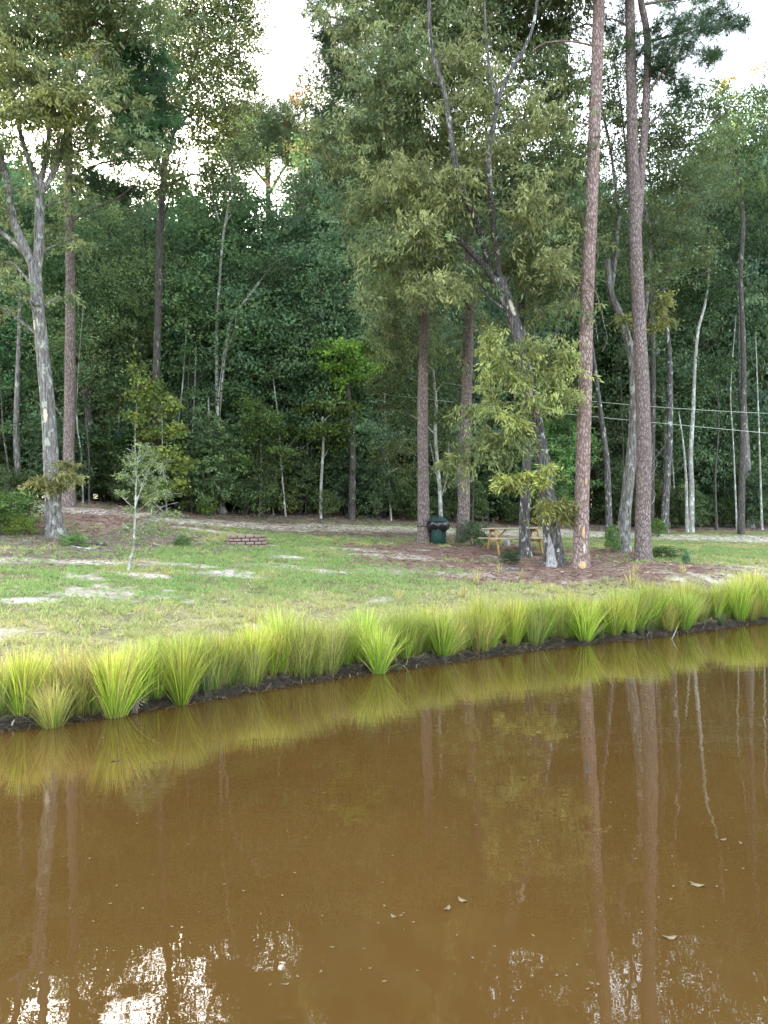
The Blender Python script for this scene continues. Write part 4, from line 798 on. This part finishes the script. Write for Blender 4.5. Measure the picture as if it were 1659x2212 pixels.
# tall dead-looking seed grass beyond the sedges
DRYC = ((.45,.42,.14), (.55,.48,.18), (.70,.60,.26), (.75,.58,.30)); DG = make_sedge(.48, 45, .6, DRYC, 12, .06).mesh('dry_grass', M_BLADE)
for px, py, s_, lab in [(1030,1262,.9,'below the leafy brush heap'),(1078,1240,.8,'beside the small bush, left side'),(1125,1250,.6,'right of the small bush'),(1365,1272,1.3,'orange-tinged, below the split pine'),(1375,1240,.7,'smaller, on the mulch below the split pine'),(1000,1290,.7,'left of the tuft below the brush heap'),(1475,1240,.7,'at the right tip of the mulch bed'),(1440,1300,.8,'just behind the big right clumps'),(1160,1270,.6,'below the gap left of the scarred oak'),(860,1300,.8,'behind the centre clumps'),(550,1345,.8,'reddish, behind the fire-ring clump')]:
    b = G(px, py); o = bpy.data.objects.new('dry_grass_tuft', DG); o.location = tuple(b); o.scale = (s_*.8, s_*.8, s_); o.rotation_euler.z = rng.uniform(0, 6); link(o); tag(o, 'straw-yellow dry grass tuft '+lab, 'grass tuft', 'dry grass tufts on the bank')
# ================================================================ small sapling on the lawn
b = G(275, 1233); Y = b[1]
t = Tree('oak', (.24,.31,.12), (.17,.23,.09), .06, .022, .1, (.2, .45), 26, sprays=14, spread=.06)
P = [b-A([0, 0, .1])]+path([(283,1205),(290,1180),(290,1150),(292,1100),(294,1050),(297,1000),(302,970),(305,955)], Y)
t.stem(P, .030, .009, .08, 8, .05, .4)
for q in ([(291,1165),(315,1130),(345,1110),(370,1095)], [(293,1110),(320,1085),(350,1070),(395,1065)], [(294,1080),(310,1050),(322,1025),(350,1005)], [(293,1100),(275,1085),(262,1070),(256,1062)], [(295,1050),(280,1030),(265,1015)], [(296,1020),(285,1005),(275,990),(266,985)],
          [(294,1090),(310,1040),(330,1000),(350,985)], [(297,1000),(310,985),(320,965)], [(291,1150),(275,1140),(262,1125)], [(295,1035),(315,1010),(330,995)], [(291,1140),(325,1120),(350,1095),(385,1085)], [(298,990),(288,975),(284,960)]): t.stem(path([(a_, b_, float(rng.uniform(-.1, .1)) if k else 0) for k, (a_, b_) in enumerate(q)], Y), .010, .003, .1, 5, attach=True)
pb(t, Y, [(x_, y_, r_*1.0, float(rng.uniform(-.35, .35))) for x_, y_, r_ in [(305,965,12),(290,985,16),(318,985,16),(275,1000,14),(300,1010,20),(335,1000,16),(350,1010,14),(270,1030,12),(320,1030,20),(290,1045,16),(345,1040,16),(262,1065,8),(300,1075,14),(335,1065,18),(360,1070,10),(330,1095,16),(280,1100,10),(370,1110,16),(340,1130,20),(310,1150,18),(275,1140,12),(355,1150,12),(300,1170,8),(322,1055,12)]], limb=False, dens=.32, tubes=.9)
t.build('sapling', b, 'small sparse grey-green sapling with a kinked white stem on the lawn', 'tree', None, B_PALE)
# ================================================================ fire ring of retaining-wall blocks
BLK = simple('concrete_block', (.34, .25, .215), .9, .15, 24, .35, .6, (1, 1, 1), (.22, .155, .13)); BLT = simple('block_cap', (.5, .42, .36), .9, .15, 24, .2, .5)
b = G(525, 1181); FY = b[1]+.66; fb = A([b[0], FY, float(gz(b[0], FY-.6))-.07])
e = thing('fire_ring', fb, 'round fire pit of stacked reddish-brown concrete blocks on the lawn', 'fire pit')
NB = 14; ring = Geo()
def block(a0, a1, z0, z1, r1, r0):
    g = Geo(); n_ = 4; prof = []
    am = (a0+a1)/2; q = []
    for a in np.linspace(a0, a1, n_):
        bul = .018*(1-((a-am)/(a1-a0)*2)**2)
        q.append([(r1+bul-.012)*math.cos(a), (r1+bul-.012)*math.sin(a), z0+.009]); q.append([(r1+bul+.004)*math.cos(a), (r1+bul+.004)*math.sin(a), z0+.02]); q.append([(r1+bul+.004)*math.cos(a), (r1+bul+.004)*math.sin(a), z1-.02]); q.append([(r1+bul-.012)*math.cos(a), (r1+bul-.012)*math.sin(a), z1-.009]); q.append([r0*math.cos(a), r0*math.sin(a), z1-.009]); q.append([r0*math.cos(a), r0*math.sin(a), z0+.009])
    f = []
    for j in range(n_-1):
        for k in range(6): f.append((j*6+k, (j+1)*6+k, (j+1)*6+(k+1) % 6, j*6+(k+1) % 6))
    g.add(A(q)+A([0, 0, 0]), f); q = A(q)
    g.add(q[:6], [(0, 1, 2, 5), (2, 3, 4, 5)]); g.add(q[-6:], [(5, 2, 1, 0), (5, 4, 3, 2)]); return g
for row in range(4):
    r1 = .60-.012*row; o_ = (row % 2)*math.pi/NB+.1
    for k in range(NB):
        a0 = 2*math.pi*k/NB+o_; g = block(a0+.034, a0+2*math.pi/NB-.034, row*.10, row*.10+.10, r1+rng.uniform(-.006, .006), r1-.2)
        o = bpy.data.objects.new('block', g.mesh('block', BLK, False)); link(o, e); 
g = Geo(); lathe(g, [(.53, -.1), (.53, .36), (.45, .36), (.45, -.1)], fb, 30); obj('joint_shade_liner', g, MUDM, e)  # dark cylinder added inside the blocks to stand in for joint shade
# ================================================================ bin strapped to the pine
PG = simple('dark_green_plastic', (.012, .055, .045), .45, .4, 6, .3, .05); BAG = simple('black_bag', (.012, .012, .014), .22, .6, 5, .3, .3)
bb = base(947, 26.75); S_ = 1.12
e = thing('trash_can', bb, 'dark green lidded bin with a black bag folded over its rim, between two pines', 'bin')
g = Geo(); lathe(g, [(.0, .01), (.20, .01), (.215, .03), (.235, .2), (.25, .4), (.265, .58), (.275, .64)], bb, 32, wob=lambda a, k: .004*np.sign(np.sin(a*14))); obj('body', g, PG, e, True)
def bw(a, k): return (.012*np.sin(a*7+k)+.012*np.sin(a*12+2*k)+.008*np.sin(a*19+k*3))*(1 if k < 4 else .5)
g = Geo(); lathe(g, [(.262, .44), (.31, .47), (.335, .56), (.33, .64), (.315, .70), (.27, .705), (.25, .66)], bb, 56, wob=bw)
v = g.v[0]; a_ = np.arctan2(v[:, 1]-bb[1], v[:, 0]-bb[0]); low = v[:, 2] < bb[2]+.48; v[low, 2] += (.05*np.sin(a_*3+1)+.03*np.sin(a_*7))[low]-.02; obj('bag', g, BAG, e, True)
g = Geo(); lathe(g, [(.285, .705), (.292, .72), (.288, .745), (.262, .755), (.25, .785), (.20, .82), (.10, .838), (.001, .842)], bb, 32); obj('lid', g, PG, e, True)
g = Geo(); tube(g, smooth_path([bb+A([-.09, 0, .83]), bb+A([-.08, 0, .87]), bb+A([.08, 0, .87]), bb+A([.09, 0, .83])], .02), .014, 6); obj('handle', g, PG, e, True)
for o in [o for o in bpy.data.objects if o.parent == e]: pass
e.scale = (S_, S_, S_)
g = Geo(); pc = A([np.interp(bb[2]+.62, BQ[:, 2], BQ[:, k]) for k in range(3)]); ang = np.linspace(0, 2*np.pi, 30)
tube(g, np.stack([pc[0]+.232*np.cos(ang), pc[1]+.232*np.sin(ang), pc[2]+.01*np.sin(ang*2)], 1), .011, 6, cap=False)
tube(g, smooth_path([pc+A([.22, -.05, 0]), pc+A([.3, -.02, -.01]), bb+A([-.36, -.03, .68])], .03), .011, 6)
tube(g, smooth_path([pc+A([.225, -.06, 0]), pc+A([.235, -.08, -.25]), pc+A([.25, -.1, -.55]), pc+A([.3, -.12, -.60])], .05), .009, 5)
tag(obj('strap', g, BAG, smooth=True, loc=pc), 'thin black strap looped round the pine trunk and tied to the bin', 'strap')
# ================================================================ picnic table
WD = simple('weathered_board', (.56, .47, .35), .75, .25, 5, .3, .3, (1.2, 14, 14), (.38, .31, .23)); WL = simple('yellow_pine_board', (.58, .36, .15), .7, .25, 5, .3, .3, (12, 12, 1.5), (.42, .25, .10))
tb = base(1110, 25.1); yaw = rad(7)
e = thing('picnic_table', tb, 'weathered wooden picnic table with attached benches and yellow A-frame legs', 'picnic table', None, yaw); e.scale = (1.06, 1.06, 1.06)
def part(nm, bx, m_):
    g = Geo()
    for c, s, kw in bx: box(g, c, s, **kw)
    o = bpy.data.objects.new(nm, g.mesh(nm, m_)); link(o, e); return o
def board(p0, p1, wx, th):
    """board between two points in the local YZ plane"""
    p0, p1 = A(p0), A(p1); d = p1-p0; L = np.linalg.norm(d); return ((p0+p1)/2, (wx, th, L), dict(rx=-math.atan2(d[1], d[2])))
part('tabletop', [((0, y_, .735), (1.86, .138, .038), {}) for y_ in (-.29, -.145, 0, .145, .29)], WD)
for sg in (-1, 1): part('bench', [((0, sg*(.66+q), .435), (1.86, .138, .038), {}) for q in (-.073, .073)], WD)
for sx in (-1, 1):
    X = sx*.66
    for sg in (-1, 1): part('leg', [board((X, sg*.70, -.06), (X, sg*.27, .714), .038, .12)], WL)
    part('bench_support', [((X+.040*-sx, 0, .37), (.038, 1.50, .088), {})], WL); part('top_support', [((X+.040*-sx, 0, .67), (.038, .70, .085), {})], WL)
    g = Geo(); p0, p1 = A([X-.06*sx, 0, .38]), A([X-.42*sx, 0, .70]); d = p1-p0; box(g, (p0+p1)/2, (.038, .085, np.linalg.norm(d)), ry=math.atan2(d[0], d[2])); o = bpy.data.objects.new('brace', g.mesh('brace', WL)); link(o, e)
# ================================================================ brush heaps, bushes, logs
for px, Y, v, s_, tint, lab, nm in [(1022,26.4,1,(.6,.5,.52),(.8,.75,.9),'cut leafy brush heap lying left of the picnic table','brush_heap'),(1100,22.3,1,(.30,.30,.28),(.5,.52,.6),'small dark bush in front of the picnic table','low_bush'),
   (25,22.6,1,(1.05,1.0,.62),(1.0,1.1,.8),'bright green low bush at the far left','low_bush'),(-25,21.5,1,(.9,.9,.7),(1.0,1.0,.7),'yellow-green bush cut by the left edge','low_bush'),(45,21.6,1,(.45,.45,.35),(1.7,1.4,.7),'yellowish sprawling low plant below the far left bush','low_bush'),
   (1322,24.0,0,(.20,.20,.34),(1.2,1.2,.9),'leafy young shrub at the foot of the bent oak','young_shrub'),(1430,22.5,1,(.55,.5,.22),(.8,.8,.7),'ground-hugging greens right of the split pine','low_bush'),(1480,21.3,1,(.14,.14,.22),(.9,1.2,1.5),'tiny blue-green seedling on the mulch tip','seedling'),
   (1130,24.3,1,(.28,.28,.2),(.8,.8,.6),'small weeds around the foot of the table oak','weed'),(1200,21.9,1,(.0,.0,.0),(1,1,1),'',''),(1420,33.5,1,(.6,.5,.5),(1.1,1.1,.7),'pale grassy shrub at the wood edge by the sand track','low_bush'),(160,20.4,1,(.4,.35,.22),(1.4,1.5,1.1),'low weeds in the litter right of the leaning oak','weed'),
   (445,30.6,1,(.45,.45,.5),(1.4,1.3,.7),'yellowish low bush at the foot of the twin-stemmed tree','low_bush'),(395,21.6,1,(.3,.3,.2),(1.2,1.2,1.2),'sprawling twiggy weed right of the sapling','weed')]:
    if not lab: continue
    o = inst(nm, v, BM, base(px, Y)-A([0, 0, .03]), s_, rng.uniform(0, 6), lab, 'bush', None, tint, ('stems', 'foliage'))
LOG = simple('pale_cut_wood', (.55, .46, .36), .85, .2, 10, .4, .4)
def log(pts, Y, r, lab, nm='fallen_branch', m_=B_PALE, cat='branch'):
    P = [G(*p)+A([0, 0, r*.8+ (p[2] if len(p) > 2 else 0)]) if len(p) == 2 else G(p[0], p[1])+A([0, 0, p[2]]) for p in pts]; g = Geo(); tube(g, smooth_path(P, .12), r, 7, rough=.15); tag(obj(nm, g, m_, smooth=True, loc=P[0]), lab, cat)
log([(296,1120),(322,1118)], 27, .10, 'pale cut log lying by the reddish straw, behind the sapling', 'log', LOG, 'log')
log([(540,1113),(600,1118),(650,1122)], 30, .035, 'dark fallen branch on the slope above the fire ring', m_=B_DARK)
log([(150,1165),(185,1175),(230,1180)], 21, .03, 'dark fallen branch right of the leaning oak foot', m_=B_DARK); log([(140,1178),(180,1186),(210,1186)], 21, .02, 'thin pale fallen stick below the dark branch by the oak')
log([(1075,1233),(1118,1233)], 21.5, .05, 'short grey log in front of the small dark bush', 'log', B_OAKL, 'log')
log([(1038,1203),(1060,1202),(1075,1206)], 24, .02, 'pale crooked stick on the mulch by the brush heap')
log([(900,1190,.02),(930,1192,.03)], 25, .02, 'short pale stick on the straw below the bin')
for px, py, r, lab in ((1095,1176,.10,'grey round cooler-like stump beyond the picnic table'),):
    b = base(px, 26.9); g = Geo(); lathe(g, [(r*1.2, -.05), (r, .05), (r*.95, .16), (r*.5, .18), (.001, .18)], (0, 0, 0), 12); o = obj('stump', g, GRY, smooth=True, loc=(0, 0, 0)); o.location = tuple(b); tag(o, 'small grey stump beyond the picnic table', 'stump')
# leaning dead stick in the water, stake, floating bits

def onw(px, py): d = ray(px, py); k = -CZ/d[2]; return A([d[0]*k, d[1]*k, 0])
q = onw(1450, 1381); g = Geo(); tube(g, [q-A([.03, 0, .08]), q+A([.06, 0, .10]), q+A([.14, .05, .22])], A([.009, .008, .004]), 6); tag(obj('reed_stick', g, B_PALE, loc=q), 'pale dead stick leaning out of the water near the right shore', 'stick')
q = onw(1268, 1670); g = Geo(); tube(g, [q-A([0, 0, .1]), q+A([.003, 0, .04]), q+A([0, 0, .09])], A([.012, .012, .007]), 7); tag(obj('stake', g, B_DARK, loc=q), 'small dark stake poking out of the open water in front of the reddish pine reflection', 'stake')
q = onw(496, 1490); g = Geo(); tube(g, [q-A([0, 0, .1]), q+A([.0, 0, .13])], .008, 6); tube(g, [q+A([0, 0, .06]), q+A([.05, 0, .10]), q+A([.10, .02, .04])], .005, 5); tag(obj('reed_stick', g, B_DARK, loc=q), 'dark broken stalk standing in the water below the fire ring', 'stick')
q = onw(28, 1572); g = Geo(); tube(g, [q-A([.02, 0, .02]), q+A([0, 0, .06]), q+A([.02, 0, .09])], A([.008, .012, .003]), 6); tag(obj('reed_stick', g, LOG, loc=q), 'short white stalk at the left waterline', 'stick')
q = onw(290, 1540); g = Geo()
for k in range(5): tube(g, [q+A([-.03+.015*k, 0, -.02]), q+A([-.02+.02*k, 0, .10+.02*k]), q+A([.03+.03*k, .02, .02+.03*k])], .004, 4)
tag(obj('dead_stalks', g, LOG, loc=q), 'broken straw-coloured stalks at the right foot of the widest left clump', 'stalks')
g = Geo(); a = np.linspace(0, 2*np.pi, 10, endpoint=False); rr = A([1, .9, .7, .9, 1.1, .9, .75, 1, 1.15, .9])
v = np.stack([.035*rr*np.cos(a), .016*rr*np.sin(a), .004+.004*np.cos(a*2)], 1); g.add(np.vstack([v, [[0, 0, .006]]]), [(k, (k+1) % 10, 10) for k in range(10)])
FL = g.mesh('floating_leaf', simple('dead_leaf', (.26, .20, .11), .6, .3, 20, .4, .1)); FL2 = g.mesh('floating_leaf', simple('dark_leaf', (.10, .07, .04), .6, .3, 20, .4, .1))
r_ = np.random.default_rng(4)
fl = [(250,1643,1.3,1),(220,1595,.8,0),(998,1945,1.0,0),(966,1963,.9,0),(850,1980,.7,0),(1447,2026,1.1,0),(1505,1912,1.3,0),(1562,1815,.8,0),(1600,1822,.6,0)]+[(r_.uniform(20, 1640), 1600+540*r_.random()**.8, r_.uniform(.15, .4), 0) for _ in range(110)]
for k, (px, py, s_, dk) in enumerate(fl):
    q = onw(px, py)
    if shore_s(q[0], q[1]) > -.4: continue
    o = bpy.data.objects.new('floating_leaf', FL2 if dk else FL); o.location = tuple(q+A([0, 0, .002])); o.scale = (s_, s_, s_); o.rotation_euler.z = r_.uniform(0, 6); link(o)
    lab = {0: 'curled dark leaf floating near the left sedges', 5: 'largest pale floating leaf, low right between the pine reflections', 2: 'pale floating leaf right of centre, the longer of a close pair', 3: 'pale floating leaf right of centre, lower left of a close pair'}.get(k, 'tiny pale leaf fragment floating on the brown water')
    tag(o, lab, 'leaf', 'leaf fragments floating on the pond')
# ================================================================ overhead cables through the wood
CAB = simple('cable', (.55, .60, .50), .6, .3, 5, .1, 0)
for (p0, p1, Y0, Y1, lab) in [((1150,853), (1740,896), 34, 30, 'upper pale cable crossing the wood at the right'), ((500,812), (1740,943), 39, 29, 'lower pale cable running from the middle of the wood to the right edge')]:
    a0, a1 = at(*p0, Y0), at(*p1, Y1); d = a1-a0; ts = np.linspace(-.6, 1.6, 40)[:, None]; P = a0+d*ts+A([0, 0, 1])*((ts-.5)**2-.25)*.5
    g = Geo(); tube(g, P, .011, 5, cap=False); tag(obj('overhead_cable', g, CAB, loc=P[0]), lab, 'cable', 'overhead cables')
